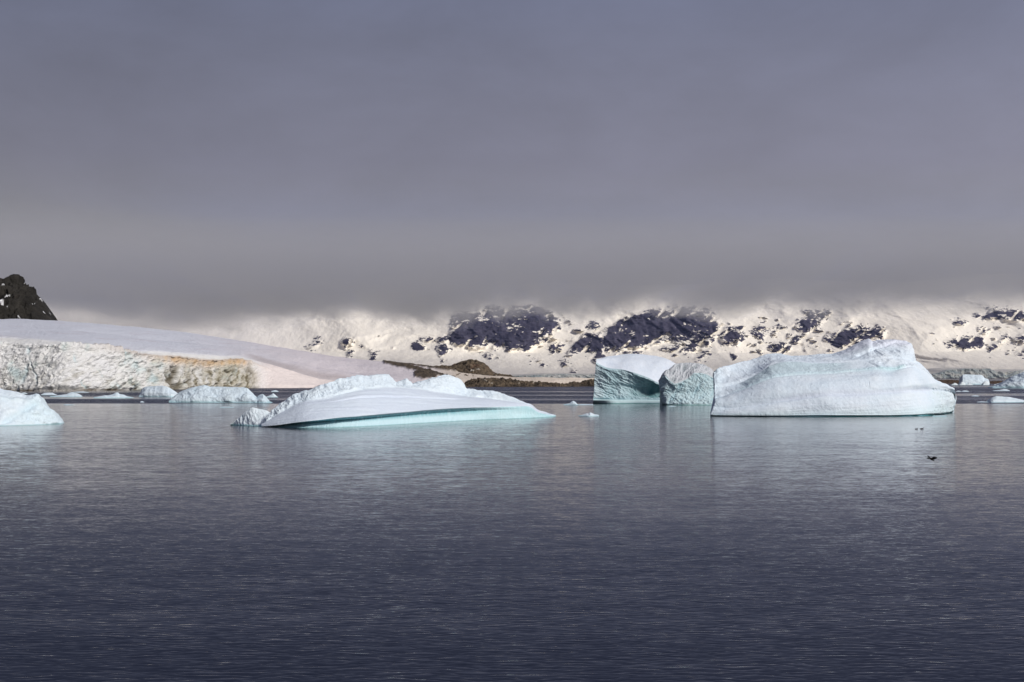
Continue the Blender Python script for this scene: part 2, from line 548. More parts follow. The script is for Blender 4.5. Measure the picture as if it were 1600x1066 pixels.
def build_mountains():
    nx = 1420
    x0, x1 = -520, 2120
    px = np.linspace(x0, x1, 60)
    rng = np.random.RandomState(3)
    wob = np.interp(px, np.linspace(x0, x1, 24), rng.uniform(-1, 1, 24))
    c0 = pt(px, 0 * px + 592.5, 5200); c0[:, 2] = -4
    c1 = pt(px, 591.0 + 0 * px, 5320)
    c2 = pt(px, 574 + 3 * wob, 5700)
    c3 = pt(px, 550 + 5 * wob, 6100)
    c4 = pt(px, 515 + 6 * np.roll(wob, 3), 6350)
    c5 = pt(px, 470 + 8 * np.roll(wob, 7), 6750)
    c6 = pt(px, np.interp(px, [-520, 100, 500, 760, 1000, 1250, 1420, 1600, 2120], [462, 474, 466, 448, 446, 436, 440, 430, 436]) + 6 * np.roll(wob, 5), 7300)
    c7 = mv(c6, dy=900, dz=-160); c8 = mv(c6, dy=2200, z=-6)
    G, S = loft([c0, c1, c2, c3, c4, c5, c6, c7, c8], [4, 24, 30, 44, 48, 34, 6, 6], nx)
    nr = len(S)
    P = G.reshape(-1, 3); SS = np.repeat(S, nx)
    ppx, ppy = proj(P)
    rock = np.full(len(P), -60.0)
    for r in ROCKS:
        r_ = np.array(r); bx = (ppx > r_[:, 0].min() - 40) & (ppx < r_[:, 0].max() + 40) & (ppy > r_[:, 1].min() - 30) & (ppy < r_[:, 1].max() + 30) & (SS < 6)
        if bx.any(): rock[bx] = np.maximum(rock[bx], poly_sd(ppx[bx], ppy[bx], r))
    # scattered ribs and outcrops between the big walls
    wt = np.interp(ppx, [-520, 0, 480, 600, 690, 820, 960, 1120, 1180, 1290, 1390, 1470, 1620, 2120], [.4, .1, .1, .25, .5, 1, .8, .7, 1, .8, .05, .6, .9, .5])
    Q = np.stack([ppx / 16.0 - (ppy - 520) / 18.0, ppy / 6.5, 0 * ppx], 1)
    fr = fbm(Q, 1.0, 4, .6, 45)
    Q2 = np.stack([ppx / 30.0, (ppy - 500) / 9.0, 0 * ppx + 3], 1)
    fr2 = fbm(Q2, 1.0, 3, .6, 47)
    belt = sstep(470, 505, ppy) * (1 - sstep(560, 580, ppy))
    sc = (fr + .6 * fr2 - .74 + .44 * wt * belt) * 40 - 12 * (1 - belt)
    rock = np.maximum(rock, np.where(SS < 6, sc, -60))
    gul = fbm(np.stack([(ppx + 1.1 * (ppy - 500)) / 26.0, (ppy - .4 * ppx) / 60.0, 0 * ppx + 5], 1), 1.0, 4, .55, 49, True)
    rock = rock + 9 * fbm(np.stack([ppx / 34.0, ppy / 20.0, 0 * ppx], 1), 1.0, 3, .55, 53) - 13 * sstep(.60, .82, gul)
    rock = np.where(ppx < 470, -60, rock)
    rock = np.clip(rock, -12, 9)
    env = sstep(1.0, 2.2, SS)
    big = fbm(P * (1, 0.5, 0.6), 1 / 900.0, 3, 0.5, 11, ridged=True)
    Pw = P + 60 * np.stack([perlin(P / 420.0, 24), perlin(P / 420.0, 25), perlin(P / 420.0, 26)], 1)
    Pw[:, 0] += 0.5 * P[:, 2]
    mid = fbm(Pw * (1, 0.5, 0.40), 1 / 300.0, 5, 0.5, 23, ridged=True)
    sml = fbm(Pw * (1.0, 0.5, 0.55), 1 / 70.0, 4, 0.5, 31)
    led = fbm(P * (0.22, 0.2, 1.6), 1 / 38.0, 3, 0.55, 35, ridged=True)
    rk = sstep(-4, 4, rock)
    but = fbm(Pw * (1, 0.3, 0.18), 1 / 55.0, 4, 0.55, 37, ridged=True)
    d = env * (big * 190 + mid * 62) + (0.15 + 0.85 * env) * sml * (7 + 14 * rk) + rk * (14 + 16 * led + 34 * but)
    d = d * (.4 + .6 * sstep(400, 560, ppx))
    # push towards / away from the viewer along the line of sight keeps the outline of the range
    D = P - np.array((0, 0, CAMZ)); D /= np.linalg.norm(D, axis=1)[:, None]
    P = P - D * d[:, None]
    rock = rock + 5 * (fbm(P, 1 / 45.0, 3, 0.6, 41)) - 6 * sstep(.35, .7, led) * rk * sstep(0, .4, fbm(P * (.5, .5, 1), 1 / 130., 3, .5, 43) + .15)
    G = P.reshape(G.shape)
    col = np.ones((len(P), 3)) * 0.8
    objs, root = grid_parts(G, S, [('mountains', 0, 8)], M_MTN, None, (0, 0, 0), col, {'rock': rock}, cap=False)
    tagp(root, 'snow covered mountain range with dark rock walls under low cloud', 'mountains', kind='structure')
    # ice cliffs where the glaciers reach the sea, low along the foot of the range
    for (a, b, top, sd) in ((1440, 1720, [(1440, 586), (1466, 584), (1481, 578), (1506, 576.5), (1550, 576.5), (1558, 582), (1580, 581), (1600, 579), (1720, 580)], 5),
                            (800, 1110, [(800, 588), (840, 586), (880, 585), (925, 586), (1000, 583), (1110, 585)], 9)):
        w = np.linspace(a, b, 30)
        tk = np.array(top)
        f0 = pt(w, 591.2 + 0 * w, 5010); f0[:, 2] = -2
        f1 = mv(f0, z=0.5)
        f2 = pt(w, np.interp(w, tk[:, 0], tk[:, 1]), 5040)
        f3 = mv(f2, dy=260, dz=6); f4 = mv(f3, dy=120, z=-2)
        g, s = loft([f0, f1, f2, f3, f4], [1, 24, 16, 2], 420)
        p = g.reshape(-1, 3); ss = np.repeat(s, 420)
        fr = sstep(0.5, 1.2, ss) * (1 - sstep(1.9, 2.3, ss))
        dd = fbm(p * (1, 1, 0.6), 1 / 30.0, 4, 0.6, sd, True) * 16 * fr + fbm(p, 1 / 90., 3, 0.5, sd + 3) * 10
        p = p + np.stack([0 * dd, -dd, 0.15 * dd * (ss > 0.5)], 1)
        blue = np.clip(0.65 + 0.9 * fbm(p * (1, 1, 2.5), 1 / 40.0, 3, 0.5, sd + 7), 0, 1) * sstep(0.2, 1, fr)
        cc = mix3((0.80, 0.77, 0.70), (0.36, 0.43, 0.44), blue)
        ob, _ = grid_parts(p.reshape(g.shape), s, [('ice_cliff', 0, 4)], M_FAR, root, (0, 0, 0), cc, None, cap=False)
    return root


build_mountains()

# ------------------------------------------------------------------ left: island with ice cap and calving face
RCOL = (0.10, 0.080, 0.062)
SLOPE_ROCK = [
    [(596, 563), (612, 564), (640, 571), (668, 578), (690, 584), (712, 590), (700, 590), (668, 584), (640, 578), (612, 572), (600, 568)],
    [(598, 563), (650, 569), (690, 572), (720, 574), (720, 580), (690, 578), (640, 571)],
    [(646, 583), (655, 579), (672, 582), (686, 587), (680, 591), (660, 592), (648, 589)],
]


def build_island():
    nx = 1220
    wl = [(-160, 613), (0, 611.5), (100, 612), (200, 610.5), (272, 609), (340, 607.5), (380, 606.5), (440, 606.5), (495, 606), (560, 605), (640, 604.5), (725, 604.5), (800, 604.2), (860, 604.2), (960, 603.5)]
    c1 = cw(wl)
    c0 = mv(c1, dy=-1, z=-3)
    ypx = np.array([k[0] for k in wl]); yv = Yw([k[1] for k in wl])

    def yat(k, off):
        k = np.array(k, float); return pt(k[:, 0], k[:, 1], np.interp(k[:, 0], ypx, yv) + np.interp(k[:, 0], *off))
    top = [(-160, 520), (0, 537), (60, 539), (112, 541), (197, 551), (281, 557), (324, 563), (377, 561), (392, 565), (420, 577), (455, 590), (495, 600), (560, 602), (640, 601), (725, 602.6), (800, 602), (860, 602), (960, 602)]
    c2 = yat(top, ([-160, 300, 392, 420, 495, 960], [9, 9, 12, 25, 12, 4]))
    terr = [(-160, 505), (0, 525), (56, 530), (112, 535), (169, 541), (233, 547), (300, 553), (377, 557), (392, 561), (440, 575), (495, 592), (560, 598), (640, 597), (725, 599.5), (800, 600), (860, 600), (960, 600)]
    c3 = yat(terr, ([-160, 300, 392, 495, 960], [22, 18, 30, 30, 14]))
    mid = [(-160, 497), (0, 513), (100, 518), (200, 528), (300, 538), (392, 549), (440, 560), (495, 574), (560, 584), (640, 586), (700, 592), (760, 596), (800, 597), (860, 598), (960, 598)]
    c4 = yat(mid, ([-160, 300, 600, 800, 960], [240, 220, 110, 50, 25]))
    crest = [(-160, 486), (0, 501), (90, 502.5), (140, 506), (200, 512), (241, 516), (303, 523), (365, 532.6), (406, 540), (476, 549), (520, 557), (560, 562), (600, 566), (640, 571), (680, 576), (720, 583), (760, 590), (800, 594.5), (860, 596), (960, 597)]
    c5 = yat(crest, ([-160, 300, 600, 720, 800, 960], [520, 460, 230, 140, 80, 40]))
    c6 = mv(c5, dy=250, dz=-6); c7 = mv(c6, dy=160, z=-5)
    G, S = loft([c0, c1, c2, c3, c4, c5, c6, c7], [2, 120, 26, 40, 40, 6, 3], nx, bulge={3: (0, 0, 3.0), 4: (0, 0, 3.5)})
    nr = len(S)
    P = G.reshape(-1, 3); SS = np.repeat(S, nx); Nn = gnormals(G).reshape(-1, 3)
    px, py = proj(P)
    cliff = sstep(0.9, 1.05, SS) * (1 - sstep(1.96, 2.25, SS)) * (1 - sstep(385, 440, px))
    ramp_ = sstep(385, 430, px)
    sh = P.copy(); sh[:, 0] = P[:, 0] - 0.8 * P[:, 2]
    big = fbm(P * (1, 0.3, 0.35), 1 / 34.0, 3, 0.5, 2)
    chop = fbm((sh + 2.5 * np.stack([perlin(P / 6.0, 46), perlin(P / 6.0, 47), perlin(P / 6.0, 48)], 1)) * (1, .4, 0.8), 1 / 6.0, 5, 0.62, 9, True)
    fine = fbm(sh * (1, .4, 0.7), 1 / 2.2, 3, 0.6, 15)
    crk = perlin(np.stack([P[:, 0] / 5 + 0.35 * perlin(P / 6.0, 5), P[:, 2] / 40, P[:, 1] * 0], 1), 8)
    crack = np.exp(-(crk / 0.05) ** 2) * sstep(250, 275, px) * (1 - sstep(385, 400, px)) * sstep(1.0, 1.1, SS) * (1 - sstep(1.55, 1.85, SS))
    wq = sh + 3.0 * np.stack([perlin(P / 8.0, 16), perlin(P / 8.0, 17), perlin(P / 8.0, 18)], 1)
    facet = np.clip(.5 - .5 * fbm(wq * (1, .4, .42), 1 / 13.0, 4, .6, 4, True), 0, 1)
    vf = perlin(np.stack([P[:, 0] / 7.0 + .25 * perlin(P / 7.0, 94) + .04 * P[:, 2], 0 * px, P[:, 2] / 45.0], 1), 95)
    vf = np.exp(-(vf / .045) ** 2) * sstep(-.1, .25, perlin(P / (14.0, 9.0, 9.0), 96))
    d = cliff * (big * 6.0 + (chop - 0.2) * 2.6 + fine * 0.8 - vf * 0.9 + (np.sqrt(np.clip(facet, 0, 1)) - .6) * 2.6 - crack * 2.6)
    # horizontal ledges along the top of the face
    led = sstep(1.5, 2.0, SS) * (1 - sstep(2.9, 3.1, SS)) * (1 - ramp_)
    d = d + led * fbm(P * (0.35, 0.3, 1.6), 1 / 5.0, 3, 0.6, 44) * 0.9
    # notch of meltwater at the waterline
    d = d - 1.6 * np.exp(-((P[:, 2] - 0.6) / 0.8) ** 2) * (SS > 0.9) * (SS < 1.5) * (1 - sstep(470, 520, px)) * (0.4 + 0.8 * sstep(-0.2, 0.3, perlin(P / 12.0, 70)))
    snow = sstep(1.9, 2.6, SS)
    d = d + snow * fbm(P * (1, 0.6, 1), 1 / 60.0, 4, 0.5, 21) * 1.6 + ramp_ * (1 - snow) * fbm(P, 1 / 12., 4, .55, 33) * 0.8
    rk = np.full(len(P), -30.0)
    for r in SLOPE_ROCK: rk = np.maximum(rk, poly_sd(px, py, r))
    rk = rk + 2.2 * fbm(P * (1, .4, 1), 1 / 6.0, 4, 0.6, 51)
    shore = sstep(700, 735, px) * (1 - sstep(2.0, 2.8, SS + 1.3 * fbm(P * (1, .3, 1), 1 / 16.0, 3, .6, 57)))
    flat_beach = sstep(835, 850, px) * (1 - sstep(885, 900, px))
    rock = np.maximum(sstep(-0.4, 0.5, rk), shore * (1 - 0.85 * flat_beach))
    thin = (1 - sstep(500, 510, px)) * 0 + np.exp(-((P[:, 2] - 0.3) / 0.45) ** 2) * (SS > 0.9) * (SS < 2.0)
    rock = np.maximum(rock, np.clip(thin * (0.75 + 0.8 * perlin(P / 9.0, 61)), 0, 1))
    d = d + rock * (SS > 1.2) * (0.6 + 1.3 * fbm(P, 1 / 5.0, 4, 0.6, 63, True))
    d = d + snow * fbm(P * (.25, .12, 1), 1 / 4.0, 4, .6, 87) * .8
    P2 = P + Nn * d[:, None]
    m = SS <= 1.0
    P2[m, 2] = np.minimum(P2[m, 2], 0.0)
    # ---- pigment: clean ice, blue ice, guano and algae stains, bare rock
    n_a = fbm(P * (1, .3, .8), 1 / 14.0, 4, .6, 71); n_b = fbm(sh * (1, .3, .5), 1 / 4.0, 4, .6, 73)
    n_v = fbm(P * (1.0, 0.2, 0.14), 1 / 1.8, 4, 0.62, 79)
    c = mix3((0.78, 0.79, 0.82), (0.82, 0.82, 0.80), np.clip(0.5 + n_a, 0, 1))
    blue = sstep(0.05, 0.45, n_a + 0.3 * n_b) * cliff
    c = mix3(c, (0.55, 0.70, 0.74), blue * 0.75)
    tanm = cliff * sstep(0.0, 0.5, n_b + 0.25 - 0.02 * P[:, 2])
    c = mix3(c, (0.52, 0.49, 0.38), tanm * 0.32)
    stain = sstep(225, 345, px + 70 * n_a + 40 * n_v) * (1 - sstep(395, 412, px + 14 * n_v)) * (SS > 0.95) * (SS < 2.2)
    low = 1 - sstep(1.62, 1.9, SS + 0.25 * n_v)
    c = mix3(c, (0.42, 0.38, 0.28), stain * low * np.clip(0.6 + 1.1 * n_v, 0, 1))
    c = mix3(c, (0.13, 0.11, 0.065), stain * low * sstep(0.05, 0.4, n_v + 0.4 * n_b) * 0.85)
    c = mix3(c, (0.38, 0.42, 0.16), stain * low * sstep(0.3, 0.6, n_a) * 0.6)
    org = sstep(215, 290, px) * (1 - sstep(375, 400, px)) * np.exp(-((SS - 1.92) / 0.16) ** 2)
    c = mix3(c, (0.62, 0.40, 0.18), np.clip(org * (0.75 + 0.8 * n_v), 0, 0.85))
    org2 = sstep(100, 220, px) * (1 - sstep(375, 470, px)) * np.exp(-((SS - 2.05) / 0.12) ** 2)
    c = mix3(c, (0.50, 0.40, 0.33), org2 * 0.6)
    dirt = cliff * (sstep(0.72, 1.0, 1 - np.clip(facet * 2.0, 0, 1) + 0.3 * n_b) * (1 - sstep(1.45, 1.9, SS + .3 * n_a)) * (0.25 + 0.5 * sstep(60, 220, px) + .35 * (1 - sstep(1.05, 1.3, SS))))
    c = mix3(c, (0.42, 0.60, 0.66), vf * cliff * (1 - sstep(230, 300, px)) * .6)
    c = mix3(c, (0.17, 0.15, 0.115), np.clip(dirt + crack * 0.9 + vf * cliff * sstep(250, 300, px) * .6, 0, 1))
    strk = fbm(P * (0.12, 0.05, 1.0), 1 / 2.5, 4, .55, 85)
    slope = mix3((0.68, 0.71, 0.80), (0.74, 0.69, 0.73), sstep(250, 520, px + 60 * n_a))
    slope = mix3(slope, (0.60, 0.57, 0.64), sstep(0.05, 0.5, strk) * 0.6)
    c = mix3(c, slope, sstep(2.55, 3.2, SS + 0.15 * strk))
    ledge_line = np.exp(-((SS - 3.1 - 0.15 * n_a) / 0.18) ** 2) * sstep(370, 410, px) * (1 - sstep(540, 590, px))
    c = mix3(c, (0.40, 0.34, 0.33), ledge_line * 0.55)
    pink = ramp_ * (SS > .9) * (SS < 3.0)
    c = mix3(c, mix3((0.84, 0.75, 0.73), (0.74, 0.60, 0.58), sstep(0, 0.6, n_a + 0.5 * strk)), pink * 0.9)
    c = mix3(c, mix3((0.78, 0.70, 0.62), (0.66, 0.57, 0.48), np.clip(.5 + n_a, 0, 1)), sstep(640, 720, px))
    rc = mix3((0.025, 0.020, 0.017), (0.18, 0.14, 0.10), np.clip(0.45 + 1.4 * fbm(P, 1 / 3.0, 4, .6, 91), 0, 1))
    c = mix3(c, (0, 0, 0), rock) + rc * rock[:, None]
    G2 = P2.reshape(G.shape)
    objs, root = grid_parts(G2, S, [('snow_hill', 3, 7), ('ice_cliff', 0, 2), ('snow_ledge', 2, 3)], M_FAR, None, (0, 0, 0), c, None, cap=False)
    tagp(root, 'smooth lavender and pink snow hill sloping down to the right above the ice cliff', 'hill', kind='structure')
    return root


build_island()


def build_rocky_hill():
    nx = 520
    out = [(672, 574), (690, 571), (706, 571), (719, 566), (728, 563.5), (736, 562.4), (744, 563), (750, 564.5), (757, 569), (763, 573), (768, 580), (776, 584.5), (788, 585), (797, 586), (804, 590), (815, 593), (826, 595), (846, 596)]
    c5 = cp(out, [(672, 1250), (736, 1235), (850, 1180)])
    foot = [(672, 584), (700, 586), (730, 591), (760, 594), (800, 598), (846, 601)]
    c2 = cp(foot, [(672, 1180), (740, 1150), (850, 1140)])
    c1 = mv(c2, dy=-4, dz=-6)
    mid = [(672, 578), (700, 577), (720, 576), (736, 574), (752, 577), (764, 584), (776, 590), (800, 593), (846, 598)]
    c3 = cp(mid, [(672, 1220), (736, 1195), (850, 1160)])
    c6 = mv(c5, dy=30, dz=-6); c7 = mv(c6, dy=40, z=-3)
    G, S = loft([c1, c2, c3, c5, c6, c7], [3, 36, 36, 8, 3], nx)
    P = G.reshape(-1, 3); SS = np.repeat(S, nx); Nn = gnormals(G).reshape(-1, 3)
    px, py = proj(P)
    r1 = fbm(P * (1, .5, .8), 1 / 9.0, 5, .6, 101, True)
    d1, d2, cid = worley(P * (1, .5, .8), 1 / 5.0, 6)
    d = 2.6 * (r1 - 0.3) + 2.4 * np.minimum(d2 - d1, .5) - 0.8
    d *= 1 - 0.5 * sstep(2.7, 3.0, SS)
    P2 = P + Nn * d[:, None]
    n_a = fbm(P, 1 / 7.0, 4, .6, 105)
    c = mix3((0.045, 0.036, 0.028), (0.20, 0.15, 0.10), np.clip(.45 + 1.1 * n_a, 0, 1))
    c = mix3(c, (0.16, 0.08, 0.05), sstep(.1, .5, fbm(P, 1 / 14., 3, .5, 108)) * .6)
    c = mix3(c, (0.11, 0.115, 0.05), sstep(.15, .5, fbm(P, 1 / 17., 3, .5, 118)) * .6)
    sn = sstep(.30, .42, fbm(P * (1, .5, 2.5), 1 / 11.0, 4, .6, 111)) * (SS > 1) * (SS < 2.8)
    c = mix3(c, (0.75, 0.70, 0.62), sn)
    objs, root = grid_parts(P2.reshape(G.shape), S, [('rocky_hill', 0, 5)], M_ROCK, None, (0, 0, 0), c, None, cap=True)
    tagp(root, 'brown bare rock knoll at the end of the snow slope', 'hill', kind='structure')


build_rocky_hill()


def build_shore_rocks():
    """low dark ledges along the point, one mesh per ledge"""
    ledges = [
        (724, 834, [(724, 603), (734, 594.5), (748, 592.5), (765, 591.5), (785, 593), (800, 594.5), (815, 596.5), (834, 600)], 604.6, 10),
        (812, 905, [(812, 601), (822, 598), (845, 598.4), (866, 600), (890, 602), (905, 603)], 604.3, 12),
        (888, 950, [(888, 600), (896, 598), (906, 599), (914, 596), (922, 594.5), (934, 594.8), (950, 600)], 604, 14),
    ]
    for (a, b, top, wy, sd) in ledges:
        root = None
        nx = 260
        w = np.linspace(a, b, 12)
        f1 = pt(w, wy + 0 * w, Yw(wy) - 8); f1[:, 2] = 0.1
        f0 = mv(f1, dy=-3, z=-2)
        f2 = cp(top, float(Yw(wy)) + 12)
        f3 = mv(f2, dy=14, dz=-1.5); f4 = mv(f3, dy=8, z=-2)
        G, S = loft([f0, f1, f2, f3, f4], [2, 34, 12, 3], nx)
        P = G.reshape(-1, 3); SS = np.repeat(S, nx); Nn = gnormals(G).reshape(-1, 3)
        d1, d2, _ = worley(P * (1, .6, 1.2), 1 / 3.5, sd)
        d = 1.9 * (fbm(P, 1 / 5.0, 4, .6, sd, True) - .3) + 2.4 * np.minimum(d2 - d1, .5) - .7 + .6 * fbm(P, 1 / 1.6, 3, .6, sd + 1, True)
        P2 = P + Nn * (d * sstep(.8, 1.2, SS))[:, None]
        n = fbm(P, 1 / 5.0, 4, .6, sd + 3)
        c = mix3((0.025, 0.020, 0.017), (0.19, 0.145, 0.10), np.clip(.42 + 1.3 * n, 0, 1))
        c = mix3(c, (0.70, 0.65, 0.58), sstep(.28, .4, fbm(P * (1, .5, 3), 1 / 8., 3, .6, sd + 9)) * (SS > 1.3))
        org = (float(P[:, 0].mean()), float(P[:, 1].mean()), 0.0)
        objs, r = grid_parts(P2.reshape(G.shape), S, [('shore_rock', 0, 4)], M_ROCK, None, org, c, None, cap=True)
        lab = {10: 'dark broken rock ledge on the shore below the brown knoll', 12: 'low flat rock ledge with pale beach tapering along the point',
               14: 'reddish brown rock hump at the tip of the point beside the block iceberg'}[sd]
        tagp(r, lab, 'rock', 'dark rock ledges along the point')


build_shore_rocks()


def build_peak():
    nx = 420
    out = [(-260, 470), (-160, 448), (-60, 436), (-20, 431), (0, 434.5), (6, 436), (11, 438), (13, 441), (18, 435), (24, 432.5), (29, 434), (36, 443), (44, 451), (52, 457), (60, 463), (66, 468), (72, 475), (77, 482), (80, 491), (86, 498), (96, 505)]
    c3 = cp(out, 1750)
    w = np.linspace(-260, 98, 20)
    c1 = pt(w, 0 * w + 540, 1560); c2 = pt(w, np.interp(w, [-260, 0, 60, 98], [500, 475, 490, 515]), 1650)
    c4 = mv(c3, dy=60, dz=-25); c5 = mv(c4, dy=180, z=0)
    G, S = loft([c1, c2, c3, c4, c5], [60, 70, 8, 4], nx)
    P = G.reshape(-1, 3); SS = np.repeat(S, nx); Nn = gnormals(G).reshape(-1, 3)
    px, py = proj(P)
    r = fbm(P * (1, .6, .7), 1 / 45.0, 5, .55, 120, True)
    s = fbm(P * (1, .6, .8), 1 / 12.0, 4, .6, 126, True)
    d = (r - .3) * 20 + (s - .3) * 14.0
    d = np.minimum(d, 16) * (1 - 0.96 * sstep(1.66, 1.97, SS)) * (1 - .92 * sstep(35, 78, px))
    P2 = P + Nn * d[:, None]
    n = fbm(P, 1 / 22.0, 4, .6, 131)
    c = mix3((0.003, 0.003, 0.004), (0.050, 0.046, 0.040), np.clip(.5 + .9 * n, 0, 1))
    c = mix3(c, (0.06, 0.042, 0.036), sstep(.2, .6, fbm(P, 1 / 40., 3, .5, 137)) * .5)
    sn = sstep(.36, .43, fbm(P * (1, .5, 1.8), 1 / 9.0, 3, .55, 139))
    c = mix3(c, (0.75, 0.76, 0.80), sn)
    objs, root = grid_parts(P2.reshape(G.shape), S, [('rock_peak', 0, 4)], M_PEAK, None, (0, 0, 0), c, None, cap=True)
    tagp(root, 'dark rock peak rising behind the snow hill at the left edge', 'peak', kind='structure')


build_peak()


# low dark rock islet before the far glacier on the right
def build_islet():
    nx = 240
    top = [(1455, 596), (1466, 594.5), (1485, 594), (1503, 595.5), (1520, 597), (1540, 597), (1555, 595.8), (1567, 596.3), (1576, 599)]
    wy = 599.8
    w = np.linspace(1455, 1576, 10)
    f1 = pt(w, wy + 0 * w, Yw(wy)); f1[:, 2] = 0.1
    f0 = mv(f1, dy=-4, z=-2); f2 = cp(top, float(Yw(wy)) + 14); f3 = mv(f2, dy=16, dz=-1); f4 = mv(f3, dy=6, z=-2)
    G, S = loft([f0, f1, f2, f3, f4], [2, 20, 8, 3], nx)
    P = G.reshape(-1, 3); SS = np.repeat(S, nx); Nn = gnormals(G).reshape(-1, 3)
    d = (fbm(P, 1 / 6.0, 4, .6, 150, True) - .3) * 1.2 * sstep(.8, 1.3, SS)
    n = fbm(P, 1 / 6., 4, .6, 153)
    c = mix3((0.035, 0.025, 0.022), (0.14, 0.09, 0.06), np.clip(.5 + .8 * n, 0, 1))
    org = (float(P[:, 0].mean()), float(P[:, 1].mean()), 0.0)
    objs, r = grid_parts((P + Nn * d[:, None]).reshape(G.shape), S, [('rock_islet', 0, 4)], M_ROCK, None, org, c, None, cap=True)
    tagp(r, 'thin dark brown rock islet behind the small white berg far right', 'islet')


build_islet()

# ------------------------------------------------------------------ icebergs
SNOW = (0.66, 0.77, 0.87)  # bluish ice with the cool tint of shade mixed in
SNOW_W = (0.75, 0.84, 0.90)
TEAL = (0.26, 0.52, 0.57)
PALE = (0.52, 0.73, 0.80)
DEEP = (0.10, 0.30, 0.34)


def finish(G, S, d, c, parts, label, cat, group=None, mat=None, name='iceberg', push=None):
    nx = G.shape[1]
    P = G.reshape(-1, 3); Nn = gnormals(G).reshape(-1, 3)
    P2 = P + Nn * d[:, None]
    # the waterline row stays on the water
    org = (float(P[:, 0].mean()), float(P[:, 1].mean()), 0.0)
    if len(parts) == 1:
        objs, r = grid_parts(P2.reshape(G.shape), S, [(name, parts[0][1], parts[0][2])], mat or M_ICE, None, org, c, None, cap=True)
        tagp(r, label, cat, group)
    else:
        r = empty(name, org, label, cat, group)
        grid_parts(P2.reshape(G.shape), S, parts, mat or M_ICE, r, org, c, None, cap=True)
    return r


